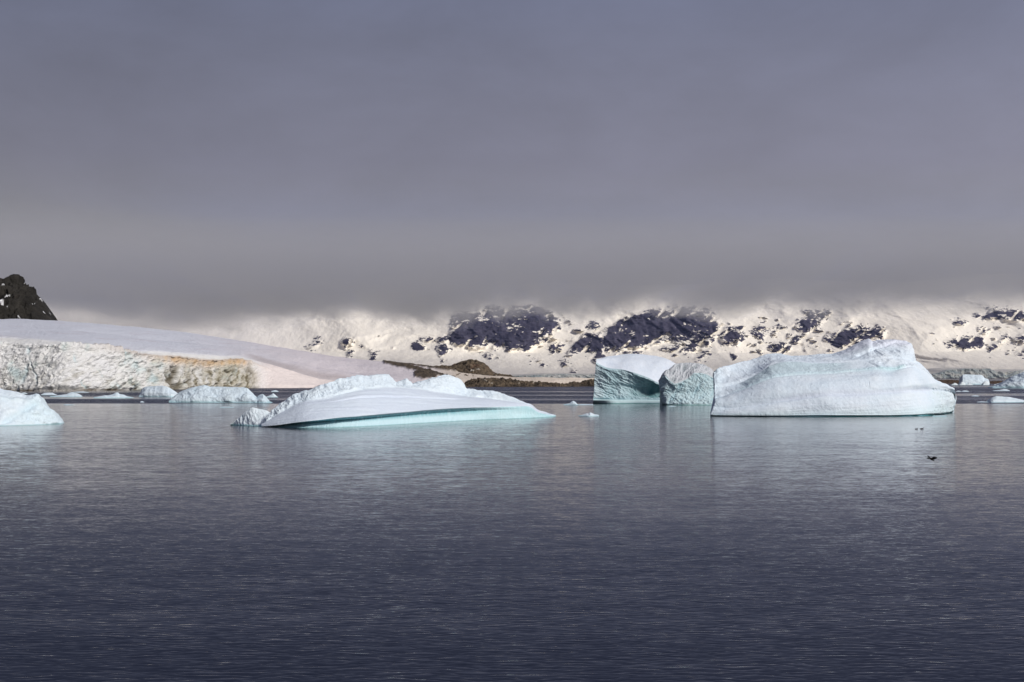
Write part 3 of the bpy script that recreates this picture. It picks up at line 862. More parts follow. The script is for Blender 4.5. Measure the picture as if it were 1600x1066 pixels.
def berg_centre():
    nx = 900
    wl = [(408, 667.2), (440, 668), (501, 669), (560, 667), (600, 665), (640, 662.5), (700, 659), (761, 656), (825, 653.8), (868, 651)]
    c1 = cw(wl); c0 = mv(c1, dy=1, z=-2)
    lip = [(409, 667), (440, 663.5), (480, 658), (525, 653), (560, 650.5), (600, 647), (640, 643.5), (660, 641.5), (702, 638.3), (749, 636.5), (800, 634.8), (829, 634), (840, 645), (868, 650.6)]
    yl = [(x, float(Yw(y))) for x, y in wl]
    lipY = [(x, y - 0.6 + (2.0 if x > 820 else 0)) for x, y in yl]
    c4 = cp(lip, lipY)
    k = np.array(lip); wly = np.interp(k[:, 0], [a for a, _ in wl], [b for _, b in wl])
    notch = [(x, y + 0.25 * (w - y)) for (x, y), w in zip(lip, wly)]
    c3 = cp(notch, [(x, y + (1.6 if x < 740 else .5)) for x, y in yl])
    foot = [(x, y + 0.62 * (w - y)) for (x, y), w in zip(lip, wly)]
    c2 = cp(foot, [(x, y + (0.9 if x < 740 else .3)) for x, y in yl])
    crease = [(409, 666.6), (430, 650), (460, 633), (475, 626.6), (518, 620), (563, 609.5), (600, 605), (642, 605.8), (674, 611), (705, 616), (732, 620), (770, 624), (800, 628), (829, 633.5), (840, 644.8), (868, 650.4)]
    lx = np.array([x for x, _ in yl]); ly = np.array([y for _, y in yl])
    def back(o): return [(float(x), float(np.interp(x, lx, ly) + np.interp(x, [a for a, _ in o], [b for _, b in o]))) for x in np.linspace(408, 868, 60)]
    c5 = cp(crease, back([(409, .3), (460, 5), (520, 8), (600, 11), (680, 11), (760, 9), (829, 3), (868, .6)]))
    ridge = [(409, 666), (424, 642.5), (440, 631), (460, 616), (470, 612), (477, 609), (482, 610), (501, 602), (527, 593.8), (543, 589.5), (559, 586), (568, 587), (576, 588.5), (588, 586), (599, 584.5), (606, 585.5), (612, 591), (619, 599), (623, 598), (627, 596.5), (634, 592.3), (638, 596), (644, 600), (653, 597), (661, 595), (670, 592.5), (678, 590.5), (685, 588), (691, 586.3), (700, 586.6), (706, 588.5), (714, 592.5), (721, 597), (725, 603), (727, 609), (745, 609.5), (770, 611), (780, 614), (796, 619.5), (812, 625.6), (829, 633), (842, 644.6), (868, 650.2)]
    c6 = cp(ridge, back([(409, .8), (460, 10), (520, 14), (600, 18), (690, 18), (727, 16), (770, 14), (829, 6), (868, 1.2)]))
    c7 = mv(c6, dy=5, dz=-1.5); c8 = mv(c6, dy=9, z=-2)
    G, S = loft([c0, c1, c2, c3, c4, c5, c6, c7, c8], [2, 14, 12, 8, 84, 60, 8, 4], nx, bulge={4: (0, 0, 0.35), 3: (0, -.15, 0.05)}, soft={1: 40, 2: 40, 3: 40, 4: 40, 5: 40})
    P = G.reshape(-1, 3); SS = np.repeat(S, nx); px, py = proj(P)
    smooth = sstep(3.9, 4.1, SS) * (1 - sstep(4.9, 5.02, SS))
    rug = sstep(4.95, 5.15, SS) * (1 - sstep(7, 7.6, SS))
    lump = fbm(P * (1, .6, .9), 1 / 3.2, 5, .55, 201)
    blades = fbm(np.stack([P[:, 0] + .8 * P[:, 2], P[:, 1] * .4, P[:, 2] * .5], 1), 1 / 2.6, 4, .55, 207, True)
    fade = 1 - sstep(740, 800, px)
    d = smooth * (fbm(P, 1 / 9.0, 3, .5, 211) * .28 + fbm(P * (1, 1, 2), 1 / 1.6, 3, .5, 212) * .035)
    d = d + rug * (0.25 + .75 * fade) * (lump * .55 + (blades - .35) * .55 * (1 - .65 * sstep(5.8, 6, SS)))
    band = sstep(0.9, 1.2, SS) * (1 - sstep(3.5, 3.95, SS))
    flut = fbm(np.stack([P[:, 0], P[:, 1] * .2, P[:, 2] * .12], 1), 1 / .55, 3, .6, 219, True)
    d = d + band * (flut - .3) * .10
    # long shallow groove across the smooth slope
    gl = 4.62 + .10 * np.sin(px / 60.0)
    d = d - smooth * .22 * np.exp(-((SS - gl) / .03) ** 2) * sstep(480, 560, px) * (1 - sstep(690, 740, px))
    lay = fbm(np.stack([P[:, 0] * .05, 0 * SS, SS * 9 + .02 * px], 1), 1.0, 4, .6, 213)
    d = d + smooth * lay * .10 + rug * .12 * fbm(P, 1 / .7, 3, .6, 215, True)
    c = mix3(SNOW, SNOW_W, np.clip(.5 + lump, 0, 1))
    c = mix3(c, (0.61, 0.68, 0.80), smooth * (.7 + .5 * np.clip(lay, -.6, .6)))
    c = mix3(c, PALE, rug * sstep(.1, .6, -blades + .3) * .35)
    t = SS
    icec = mix3((0.56, 0.76, 0.84), (0.17, 0.42, 0.49), sstep(1.9, 3.05, t) * (.55 + .45 * sstep(.1, .6, flut)))
    c = mix3(c, icec, (1 - sstep(3.55, 3.95, t)))
    c = mix3(c, mix3((0.60, 0.80, 0.86), (0.45, 0.72, 0.78), np.clip(.5 + lump, 0, 1)), (1 - sstep(3.6, 3.95, t)) * sstep(690, 800, px) * .75)
    c = mix3(c, (0.16, 0.40, 0.42), np.exp(-(P[:, 2] / .09) ** 2) * .7)
    r = finish(G, S, d, c, [('blue_ice_band', 0, 4), ('snow_slope', 4, 5), ('ice_ridge', 5, 8)],
               'low white iceberg with a long smooth slope over a turquoise waterline band, left of centre', 'iceberg', 'large icebergs in the bay')
    # the small fin of ice standing at its left end
    nx = 160
    a1 = cw([(359, 664.3), (380, 665.4), (400, 666.3), (428, 667)]); a0 = mv(a1, dy=1, z=-1.5)
    a2 = cp([(360, 663.8), (372, 654), (382, 645), (391, 638), (395, 637), (405, 639), (416, 641.5), (424, 646), (430, 655)], 229.5)
    a3 = mv(a2, dy=2.5, dz=-.5); a4 = mv(a2, dy=4.5, z=-1.5)
    G, S = loft([a0, a1, a2, a3, a4], [2, 44, 6, 3], nx)
    P = G.reshape(-1, 3); SS = np.repeat(S, nx)
    bl = fbm(np.stack([P[:, 0] + .5 * P[:, 2], P[:, 1] * .4, P[:, 2] * .35], 1), 1 / .9, 4, .55, 231, True)
    d = (bl - .35) * .22 * sstep(.9, 1.2, SS) * (1 - .6 * sstep(1.8, 2, SS))
    c = mix3(SNOW_W, (0.60, 0.76, 0.82), np.clip(.4 - .7 * bl, 0, 1))
    c = mix3(c, (0.3, 0.58, 0.62), (1 - sstep(.05, .35, P[:, 2])) * .9)
    P2 = P + gnormals(G).reshape(-1, 3) * d[:, None]
    grid_parts(P2.reshape(G.shape), S, [('ice_fin', 0, 4)], M_ICE, r, r.location[:], c, None, cap=True)


berg_centre()


def ice_face_noise(P, seed, sc=1.0):
    """chipped, scalloped fracture face: returns relief and a crease mask"""
    W_ = np.stack([perlin(P / (3.2 * sc), seed + 1), perlin(P / (3.2 * sc), seed + 2), perlin(P / (3.2 * sc), seed + 3)], 1)
    Q = np.stack([P[:, 0] * .8 - .55 * P[:, 2], P[:, 1] * .5, P[:, 2] * 1.25 + .75 * P[:, 0]], 1) + 1.3 * sc * W_
    a = fbm(Q * (.6, 1, 1), 1 / (4.2 * sc), 4, .55, seed + 5, True)
    b = fbm(Q * (.5, 1, 1.2), 1 / (1.3 * sc), 3, .55, seed + 9, True)
    f = fbm(P, 1 / (.5 * sc), 3, .55, seed + 13)
    return (a - .25) * .55 + (b - .3) * .20 + f * .07, np.clip(.55 - .6 * a - .35 * b, 0, 1)


def berg_block():
    nx = 520
    wl = [(926.5, 630.6), (960, 630.9), (1000, 631), (1036, 631)]
    c1 = cw(wl); c0 = mv(c1, dy=1, z=-3)
    Yb = float(Yw(630.8))
    c2 = cp([(927, 625.6), (1000, 625.8), (1036, 626)], Yb - .4)          # lit ledge
    c3 = cp([(928, 624.2), (1000, 624.6), (1036, 625.2)], Yb + 1.0)
    c4 = cp([(928.5, 597), (950, 600), (990, 606), (1015, 611), (1036, 616)], [(928, Yb + 1.2), (990, Yb + 2.2), (1036, Yb + 3.4)])
    c5 = cp([(931.5, 566), (938, 570), (947, 574.5), (958, 576.5), (971.5, 577.5), (980, 579.5), (991, 583), (1002, 586.5), (1013.7, 591), (1022, 595.5), (1036, 602)], [(931, Yb + 1.0), (990, Yb - .2), (1036, Yb + .3)])
    c6 = cp([(931.7, 562.8), (948.7, 556.8), (973, 553.8), (989, 553), (1005, 553.8), (1023, 556), (1036, 559), (1046, 563), (1062, 572)], [(931, Yb + 7), (973, Yb + 16), (1023, Yb + 18), (1062, Yb + 14)])
    c7 = mvp(c6, 3, -3); c8 = mvp(c6, 4, z=-3)
    G, S = loft([c0, c1, c2, c3, c4, c5, c6, c7, c8], [2, 12, 5, 70, 90, 70, 6, 4], nx, bulge={5: (0, 0, .5)}, soft={5: 60, 6: 30})
    P = G.reshape(-1, 3); SS = np.repeat(S, nx); px, py = proj(P)
    rel, cre = ice_face_noise(P, 241, 1.0)
    face = sstep(2.95, 3.12, SS) * (1 - sstep(4.93, 5.0, SS))
    topm = sstep(5.0, 5.1, SS) * (1 - sstep(6, 6.3, SS))
    d = face * (rel * 1.25 + fbm(P, 1 / 7.0, 2, .5, 247) * .9) + topm * (fbm(P, 1 / 6.0, 4, .5, 249) * .35)
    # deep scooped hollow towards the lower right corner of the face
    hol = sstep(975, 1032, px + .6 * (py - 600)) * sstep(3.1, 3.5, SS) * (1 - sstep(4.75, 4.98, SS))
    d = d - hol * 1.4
    ledge = sstep(1.0, 1.2, SS) * (1 - sstep(2.6, 2.95, SS))
    d = d + ledge * fbm(P, 1 / 1.5, 3, .5, 251) * .08
    n = fbm(P, 1 / 3.0, 4, .6, 253)
    c = mix3((0.52, 0.66, 0.72), (0.30, 0.46, 0.52), np.clip(.5 + .9 * n, 0, 1))  # teal ice, darkened in colour for the shaded face
    c = mix3(c, (0.10, 0.24, 0.28), sstep(.25, .9, cre) * .75)  # shade of the creases painted into the ice
    c = mix3(c, (0.03, 0.15, 0.17), hol * (.6 + .3 * np.clip(n + .5, 0, 1)))  # shade inside the hollow painted as deep teal
    c = mix3(c, (0.62, 0.74, 0.80), (1 - sstep(932, 946, px + 6 * n)) * .7)
    c = mix3(c, (0.58, 0.76, 0.80), ledge)
    c = mix3(c, (0.10, 0.30, 0.30), np.exp(-(P[:, 2] / .22) ** 2) * (SS > .5))
    c = mix3(c, mix3((0.66, 0.74, 0.85), (0.74, 0.80, 0.88), np.clip(.5 + n, 0, 1)), sstep(4.98, 5.03, SS))
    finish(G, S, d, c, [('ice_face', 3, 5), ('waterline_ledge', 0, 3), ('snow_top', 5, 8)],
           'square block iceberg with a dark teal fractured face and a tilted white top', 'iceberg', 'large icebergs in the bay')


berg_block()


def berg_middle():
    nx = 440
    wl = [(1036.5, 632.6), (1039, 633.2), (1070, 633.4), (1116, 633.3), (1121, 632.5)]
    c1 = cw(wl); c0 = mv(c1, dy=1, z=-3)
    Yb = float(Yw(633.2))
    c2 = cp([(1033, 611), (1042, 614), (1070, 614), (1100, 612), (1121, 610)], [(1033, Yb + 2), (1042, Yb + .8), (1100, Yb + 1.2), (1121, Yb + 3)])
    c3 = cp([(1030, 597), (1036, 588), (1040, 587), (1046, 594.5), (1054, 600), (1062, 598), (1075, 591.5), (1084, 583), (1095, 583), (1104, 585), (1110, 588), (1119, 594)], [(1030, Yb + 3), (1041, Yb + .6), (1054, Yb - .2), (1084, Yb + 1.4), (1119, Yb + 3)])
    c4 = cp([(1031, 593), (1036, 583), (1040, 578.5), (1046, 577), (1050, 573.5), (1054, 570), (1062, 567.8), (1072, 567.5), (1082, 567.2), (1092, 568.5), (1100, 570), (1109, 575), (1118, 583)], [(1031, Yb + 6), (1041, Yb + 4), (1060, Yb + 6), (1118, Yb + 7)])
    c5 = mvp(c4, 5, -1); c6 = mvp(c4, 9, z=-3)
    G, S = loft([c0, c1, c2, c3, c4, c5, c6], [2, 70, 60, 50, 8, 4], nx)
    P = G.reshape(-1, 3); SS = np.repeat(S, nx); px, py = proj(P)
    rel, cre = ice_face_noise(P, 261, .8)
    st = fbm(np.stack([P[:, 0] - .5 * P[:, 2], P[:, 1] * .5, P[:, 2] * .45], 1), 1 / 1.6, 4, .55, 267, True)
    face = sstep(1.0, 1.15, SS) * (1 - sstep(2.95, 3, SS)); up = sstep(3, 3.05, SS) * (1 - sstep(4.5, 5, SS))
    d = face * (rel * .75 + (st - .3) * .5) + up * ((st - .3) * .45 + rel * .35) * (1 - .6 * sstep(3.8, 4, SS))
    n = fbm(P, 1 / 2.5, 4, .6, 271)
    c = mix3((0.50, 0.63, 0.69), (0.29, 0.46, 0.53), np.clip(.5 + .8 * n, 0, 1))
    c = mix3(c, (0.55, 0.68, 0.72), sstep(.2, .6, st) * .5)
    c = mix3(c, (0.14, 0.33, 0.36), sstep(.4, .9, cre) * .5)
    gr = mix3((0.55, 0.58, 0.62), (0.33, 0.37, 0.40), sstep(-.3, .3, -st + .35))
    c = mix3(c, gr, sstep(2.97, 3.03, SS))
    c = mix3(c, (0.10, 0.28, 0.28), np.exp(-(P[:, 2] / .2) ** 2) * (SS > .5) * .8)
    finish(G, S, d, c, [('ice_face', 0, 3), ('grey_ice_cap', 3, 6)],
           'small fractured grey and teal iceberg wedged between the square block and the big white one', 'iceberg', 'large icebergs in the bay')


berg_middle()


def berg_right():
    nx = 980
    wl = [(1110, 650.6), (1140, 651), (1200, 651.4), (1300, 651.6), (1400, 651), (1440, 650.2), (1458, 649.2), (1475, 647), (1487, 645)]
    c1 = cw(wl); c0 = mv(c1, dy=.8, z=-3)
    yl = [(x, float(Yw(y))) for x, y in wl]
    def off(o): return [(x, y + o) for x, y in yl]
    cn = cp([(x, y - .9) for x, y in wl], off(.7))                                   # undercut just above the water
    c2 = cp([(1109, 648.8), (1140, 649.2), (1200, 649.3), (1300, 649.3), (1400, 648.8), (1440, 647), (1458, 645), (1475, 642.5), (1488.5, 640)], off(-.25))
    c3 = cp([(1116, 637), (1146, 639), (1211, 628.5), (1289, 617), (1350, 616), (1420, 612), (1470, 610), (1480, 611), (1491, 618)], off(1.2))
    c4 = cp([(1118, 624), (1137, 617), (1154, 611.4), (1184, 599.6), (1200, 593), (1212, 589.5), (1252, 585.6), (1276, 584.8), (1300, 584.2), (1337, 580.6), (1371, 577.5), (1394, 580), (1412, 575), (1431, 572), (1450, 583), (1462, 596), (1478, 603), (1491, 609)], [(1119, 285), (1200, 284), (1300, 285), (1400, 287), (1440, 291), (1491, 304)])
    c5 = cp([(1117, 606), (1137, 604), (1154, 600), (1170, 593), (1184, 584.5), (1198, 575), (1212, 568), (1230, 564), (1267, 567), (1300, 568), (1337, 566), (1371, 563), (1394, 562), (1412, 561), (1430, 569.5), (1450, 582), (1462, 595), (1478, 602.3), (1491, 608.6)], [(1120, 288), (1200, 289), (1300, 290), (1400, 291), (1440, 294), (1491, 305)])
    top = [(1115.5, 580), (1120, 576.5), (1132, 573.5), (1146, 569), (1158, 566.3), (1171, 564), (1183, 560), (1195, 555.7), (1205, 554), (1218, 554.6), (1232, 555.7), (1248, 557.5), (1264, 558), (1278, 555.5), (1292, 553.5), (1300, 553.4), (1312, 550), (1322, 547), (1330, 543.5), (1337, 539.4), (1348, 534), (1357, 529.5), (1360, 530.5), (1361.5, 534), (1368, 532.6), (1375, 532), (1384, 532.3), (1394, 532.8), (1405, 533), (1416, 533.8), (1421, 535.5), (1424, 539), (1425.5, 550), (1427, 562), (1435, 569), (1443, 574.5), (1450, 580.5), (1455, 586), (1460, 592), (1466, 598.3), (1480, 601.8), (1490.5, 608.2)]
    c6 = cp(top, [(1115, 292), (1200, 300), (1300, 302), (1360, 301), (1420, 300), (1450, 300), (1491, 307)])
    c7 = mvp(c6, 6, -1.5); c8 = mvp(c6, 11, z=-3)
    G, S = loft([c0, c1, cn, c2, c3, c4, c5, c6, c7, c8], [2, 4, 5, 44, 60, 30, 64, 8, 4], nx, soft={1: 40, 2: 40, 3: 40, 4: 22, 5: 26, 6: 22},
                bulge={3: (0, -.4, 0), 4: (0, -.9, .3)})
    P = G.reshape(-1, 3); SS = np.repeat(S, nx); px, py = proj(P)
    low = sstep(2.9, 3.1, SS) * (1 - sstep(4.9, 5, SS)); mid = sstep(5, 5.1, SS) * (1 - sstep(5.95, 6, SS)); up = sstep(6, 6.1, SS) * (1 - sstep(7.6, 8, SS))
    lump = fbm(P, 1 / 4.5, 5, .5, 301); soft = fbm(P * (.5, 1, 1.3), 1 / 11.0, 3, .5, 305)
    rel, cre = ice_face_noise(P, 311, 1.1)
    d = low * (soft * .5 + lump * .16 + fbm(P, 1 / .8, 3, .55, 307) * .03) + mid * (lump * .35) + up * (soft * .6 + lump * .45)
    # broken facets of the summit block on the right
    sb = sstep(1335, 1375, px) * (1 - sstep(1440, 1460, px)) * (mid + up)
    d = d + sb * rel * .95 * (1 - .5 * sstep(6.8, 7, SS))
    # diagonal gash below the summit crest
    yl_ = np.interp(px, [1340, 1372, 1400, 1423], [556, 545, 536.5, 536])
    d = d - np.exp(-((py - yl_) / 1.6) ** 2) * .7 * sstep(1335, 1345, px) * (1 - sstep(1415, 1424, px)) * up
    # pitted bulb at the right waterline
    bulb = sstep(1445, 1465, px) * sstep(1.4, 3, SS) * (1 - sstep(4.0, 4.3, SS))
    w1, w2, _ = worley(P, 1 / .9, 17)
    d = d + bulb * (.35 - .55 * (w1 < .35) * .5 + rel * .4)
    # left end broken edge
    le = (1 - sstep(1118, 1132, px)) * sstep(3, 4, SS)
    d = d + le * rel * .6
    # long hollows in the snow face
    hol = np.exp(-((SS - 4.06) / .10) ** 2) * sstep(1140, 1240, px)
    d = d - hol * .28 * low
    lay = fbm(np.stack([P[:, 0] * .045, 0 * SS, P[:, 2] * 1.1 - .06 * P[:, 0]], 1), 1.0, 4, .6, 315)
    ck = perlin(np.stack([P[:, 0] * .35 + .25 * P[:, 2] + .8 * perlin(P / 3.0, 318), P[:, 1] * 0, P[:, 2] * .12], 1), 319)
    ck = np.exp(-(ck / .022) ** 2) * sstep(.05, .3, fbm(P, 1 / 9.0, 2, .5, 321))
    d = d + (low + mid + up) * (lay * .13 + fbm(P, 1 / 2.4, 4, .6, 323, True) * .06 - ck * .06)
    d = d + (mid + up) * (1 - sstep(1300, 1350, px)) * rel * .35
    c = mix3((0.65, 0.76, 0.87), (0.75, 0.83, 0.91), np.clip(.5 + lump, 0, 1))  # cool shade tint in the snow colour, as in SNOW
    c = mix3(c, (0.63, 0.70, 0.82), np.clip(hol * .8 + low * sstep(.0, .5, -soft) * .5, 0, .8))
    crease = np.exp(-((SS - 5.12) / .16) ** 2) * sstep(1125, 1180, px) * (1 - sstep(1405, 1420, px))
    c = mix3(c, (0.50, 0.74, 0.79), crease * (.45 + .35 * sstep(1365, 1395, px)))
    c = mix3(c, (0.50, 0.63, 0.69), mid * (1 - crease) * .8 * sstep(1140, 1180, px) * (1 - sstep(1300, 1345, px)))  # blue-grey band, deepened in colour for the shade of its steep recess
    c = mix3(c, (0.68, 0.70, 0.82), up * sstep(1290, 1340, px) * (1 - sstep(1412, 1430, px)) * sstep(6.45, 6.8, SS) * .6)
    c = mix3(c, (0.55, 0.65, 0.70), sb * sstep(.5, .95, cre) * .35)
    c = mix3(c, (0.55, 0.70, 0.76), le * .3)
    c = mix3(c, (0.56, 0.72, 0.74), bulb * np.clip(.35 + .9 * (w1 < .3), 0, 1) * .6)
    c = mix3(c, (0.60, 0.78, 0.83), (1 - sstep(3.0, 3.5, SS)) * .5)
    c = mix3(c, mix3((0.05, 0.22, 0.25), (0.32, 0.58, 0.66), sstep(-.1, .35, fbm(P * (.3, 1, 1), 1 / 3.0, 3, .6, 325))), (1 - sstep(2.2, 2.9, SS)))
    c = mix3(c, (0.58, 0.72, 0.80), np.clip(ck * .15 + low * sstep(.15, .5, lay) * .35, 0, .8))
    finish(G, S, d, c, [('snow_face', 3, 5), ('waterline_undercut', 0, 3), ('blue_ice_seam', 5, 6), ('ice_summit', 6, 9)],
           'largest white iceberg, rising in a broad snow face to a broken summit on its right', 'iceberg', 'large icebergs in the bay')


berg_right()


def berg_left():
    nx = 420
    wl = [(-70, 665), (-30, 665.6), (0, 665.8), (40, 664.8), (70, 663.8), (96, 662.4)]
    c1 = cw(wl); c0 = mv(c1, dy=.8, z=-2)
    def off(*o): return [(x, float(Yw(np.interp(x, [k[0] for k in wl], [k[1] for k in wl]))) + v) for x, v in o]
    c2 = cp([(-70, 648), (-30, 645), (0, 647), (16, 642), (40, 640), (60, 646), (80, 653), (96, 661.5)], off((-70, 2), (0, 1.4), (60, 1.4), (96, .6)))
    c3 = cp([(-70, 630), (-30, 618), (0, 620), (16, 623.5), (36, 625), (48, 624), (58, 627), (70, 638), (84, 648), (96, 660.5)], off((-70, 4), (0, 4.5), (60, 3.5), (96, 1.2)))
    c4 = cp([(-70, 628), (-50, 612), (-30, 604), (-12, 603), (0, 606.5), (6, 609), (16, 610), (24, 612), (32, 614.5), (41, 618), (46, 617.5), (51, 616.8), (56, 615), (60, 616.2), (62, 621), (66, 628), (71, 634.5), (76, 638), (83, 641.5), (86, 646), (89, 651), (93, 655.5), (97, 659)], off((-70, 6), (0, 9), (60, 6), (96, 2)))
    c5 = mv(c4, dy=3, dz=-.8); c6 = mv(c4, dy=6, z=-2)
    G, S = loft([c0, c1, c2, c3, c4, c5, c6], [2, 40, 40, 36, 6, 3], nx)
    P = G.reshape(-1, 3); SS = np.repeat(S, nx); px, py = proj(P)
    gr = fbm(np.stack([P[:, 0] * .5 - P[:, 2] * .8, P[:, 1] * .4, P[:, 2] * .6 + .45 * P[:, 0]], 1) * (.6, 1, 1.5), 1 / 1.0, 4, .55, 331, True)
    lump = fbm(P, 1 / 2.4, 4, .5, 337)
    right = sstep(30, 55, px + .6 * (py - 630))
    d = sstep(1, 1.2, SS) * (1 - .6 * sstep(3.8, 4, SS)) * (lump * .35 + (gr - .3) * (.10 + .30 * right))
    dg = (px - 16) - 1.6 * (655 - py)
    d = d - .35 * np.exp(-(dg / 9) ** 2) * sstep(1.0, 1.3, SS) * (1 - sstep(2.6, 3, SS))
    c = mix3(SNOW, SNOW_W, np.clip(.5 + lump, 0, 1))
    c = mix3(c, (0.56, 0.72, 0.78), np.clip(right * (.35 + .5 * sstep(.0, .5, .25 - gr)), 0, .8))
    c = mix3(c, (0.55, 0.70, 0.78), np.exp(-(dg / 12) ** 2) * .5 * (SS < 3))
    c = mix3(c, (0.62, 0.75, 0.80), np.exp(-((SS - 3.0) / .25) ** 2) * .4)
    c = mix3(c, (0.22, 0.42, 0.46), np.exp(-(P[:, 2] / .10) ** 2) * (SS > .5) * .8)
    finish(G, S, d, c, [('ice_front', 0, 3), ('ice_crest', 3, 6)],
           'pale blue white iceberg cut off by the left edge of the view', 'iceberg', 'large icebergs in the bay')


berg_left()


def small_ice(name, label, cat, top, wl, depth, seed, group=None, blue=.35, undercut=0.0, rough=1.0, nx=None, front=.35, tone=None):
    """one floating piece of ice: waterline, a front brow, the top outline and a back"""
    top = np.array(top, float); wl = np.array(wl, float)
    w = top[-1, 0] - top[0, 0]
    nx = nx or int(np.clip(w * 2.4, 40, 420))
    c1 = cw(wl); c0 = mv(c1, dy=.4, z=-1.0)
    wy = np.interp(top[:, 0], wl[:, 0], wl[:, 1])
    Yb = Yw(wy)
    c3 = cp(top, Yb + depth * .55)
    brow = np.stack([top[:, 0], wy + (top[:, 1] - wy) * front], 1)
    c2 = cp(brow, Yb + depth * .08 - undercut)
    c4 = mv(c3, dy=depth * .3); c4[:, 2] *= .7
    c5 = mv(c3, dy=depth * .5, z=-1.0)
    h = max(3, int(abs(wy - top[:, 1]).max() * 1.6))
    G, S = loft([c0, c1, c2, c3, c4, c5], [1, max(3, int(h * .5)), max(4, h), 3, 2], nx)
    P = G.reshape(-1, 3); SS = np.repeat(S, nx)
    hm = np.abs(P[:, 2]).max()
    lump = fbm(P, 1 / max(1.0, hm * .9), 4, .55, seed); blade = fbm(np.stack([P[:, 0] + .5 * P[:, 2], P[:, 1] * .5, P[:, 2] * .6], 1), 1 / max(.7, hm * .5), 4, .55, seed + 3, True)
    d = sstep(1.0, 1.3, SS) * (1 - .6 * sstep(2.7, 3, SS)) * hm * rough * (lump * .13 + (blade - .3) * .05)
    c = mix3((0.66, 0.76, 0.86), (0.75, 0.83, 0.89), np.clip(.5 + lump, 0, 1))  # snow colour carries the same cool shade tint
    if tone is not None: c = c * np.array(tone)
    c = mix3(c, PALE, np.clip(blue * (.4 + .8 * sstep(-.1, .4, .2 - blade)), 0, 1))
    c = mix3(c, (0.22, 0.50, 0.55), (1 - sstep(.0, .16 * hm + .05, P[:, 2])) * (.35 + .5 * blue))
    return finish(G, S, d, c, [(name, 0, 5)], label, cat, group, name=name)


CL = 'drift ice in front of the ice cliff'
small_ice('iceberg', 'small rounded iceberg with a notched right side under the ice cliff', 'iceberg',
          [(217, 618.5), (219, 614), (222, 608), (226, 605), (231, 603.8), (242, 603.2), (254, 602.8), (262, 605), (268, 608), (274, 612), (279, 618)],
          [(217, 620.3), (240, 620.5), (266, 620.7), (279, 620.6)], 12, 401, CL, .3)
small_ice('iceberg', 'flat topped long iceberg with an undercut left foot, before the stained cliff', 'iceberg',
          [(264, 626.5), (270, 621), (276, 616.5), (282, 612), (289, 609), (296, 606.5), (303, 604.8), (312, 603), (319, 601.8), (323, 602.8), (328, 604), (345, 604.5), (366, 605), (380, 605.3), (386, 606.2), (390, 610), (394, 614), (398, 619.5), (401, 621.5), (404, 618.5), (407, 616.6), (411, 616), (413, 618), (415, 622), (418, 627.6), (424, 629.8)],
          [(264, 629.2), (300, 629.5), (345, 629.6), (390, 629.9), (424, 630.4)], 14, 411, CL, .45, .1, 1.2)
small_ice('ice_floe', 'little peaked ice lump right of the flat topped berg', 'ice floe', [(416, 620), (420, 618.5), (424, 616.5), (427, 614.5), (430, 617), (434, 620.5)], [(416, 621.3), (434, 621.3)], 3, 421, CL, .5)
small_ice('ice_floe', 'tiny white floe near the foot of the pink ramp', 'ice floe', [(424, 611.2), (428, 610), (431, 609.8), (435, 611.5)], [(424, 612.4), (435, 612.4)], 3, 425, CL, .4)
small_ice('ice_floe', 'flat white floe just right of the left edge iceberg', 'ice floe', [(64, 616.5), (69, 614), (76, 613.6), (82, 613.8), (87, 616.5)], [(64, 617.6), (87, 617.6)], 5, 431, CL, .3)
small_ice('ice_floe', 'wedge shaped floe with a raised grey right end below the cliff', 'ice floe', [(78, 619.6), (92, 617.5), (104, 616), (108, 614), (113, 613.5), (120, 614.5), (125, 616.5), (127, 619.3)], [(78, 620.3), (127, 620.3)], 5, 435, CL, .45)
small_ice('ice_floe', 'long low floe with a central peak left of the rounded berg', 'ice floe', [(146, 621), (158, 619), (164, 617.5), (168, 618), (176, 616.5), (181, 613.6), (184, 613.4), (187, 616), (193, 616.5), (198, 619), (207, 621)], [(146, 622.2), (207, 622)], 6, 439, CL, .5)
small_ice('ice_floe', 'thin sliver of ice on the open water left', 'ice floe', [(99, 632.4), (104, 631.4), (110, 632), (115, 632.8)], [(99, 633), (115, 633.2)], 2.5, 443, CL, .2)
small_ice('ice_floe', 'small ice scrap at the foot of the left cliff', 'ice floe', [(32, 615), (36, 613.4), (39, 613.6), (42, 615)], [(32, 615.6), (42, 615.6)], 3, 447, CL, .2)
small_ice('ice_floe', 'thin flat floe below the flat topped berg', 'ice floe', [(343, 636.5), (350, 635.4), (358, 635.6), (364, 636.4)], [(343, 637), (364, 637)], 3, 451, CL, .3)
small_ice('ice_floe', 'speck of white ice on the dark water left of the flat topped berg', 'ice floe', [(219, 628.3), (221, 627), (223, 627.2), (225, 628.4)], [(219, 629), (225, 629)], 1.2, 455, CL, .1)
small_ice('ice_floe', 'pale flat strip of ice along the cliff foot', 'ice floe', [(110, 613), (122, 612), (130, 611.7), (138, 613)], [(110, 613.6), (138, 613.6)], 4, 457, CL, .1)

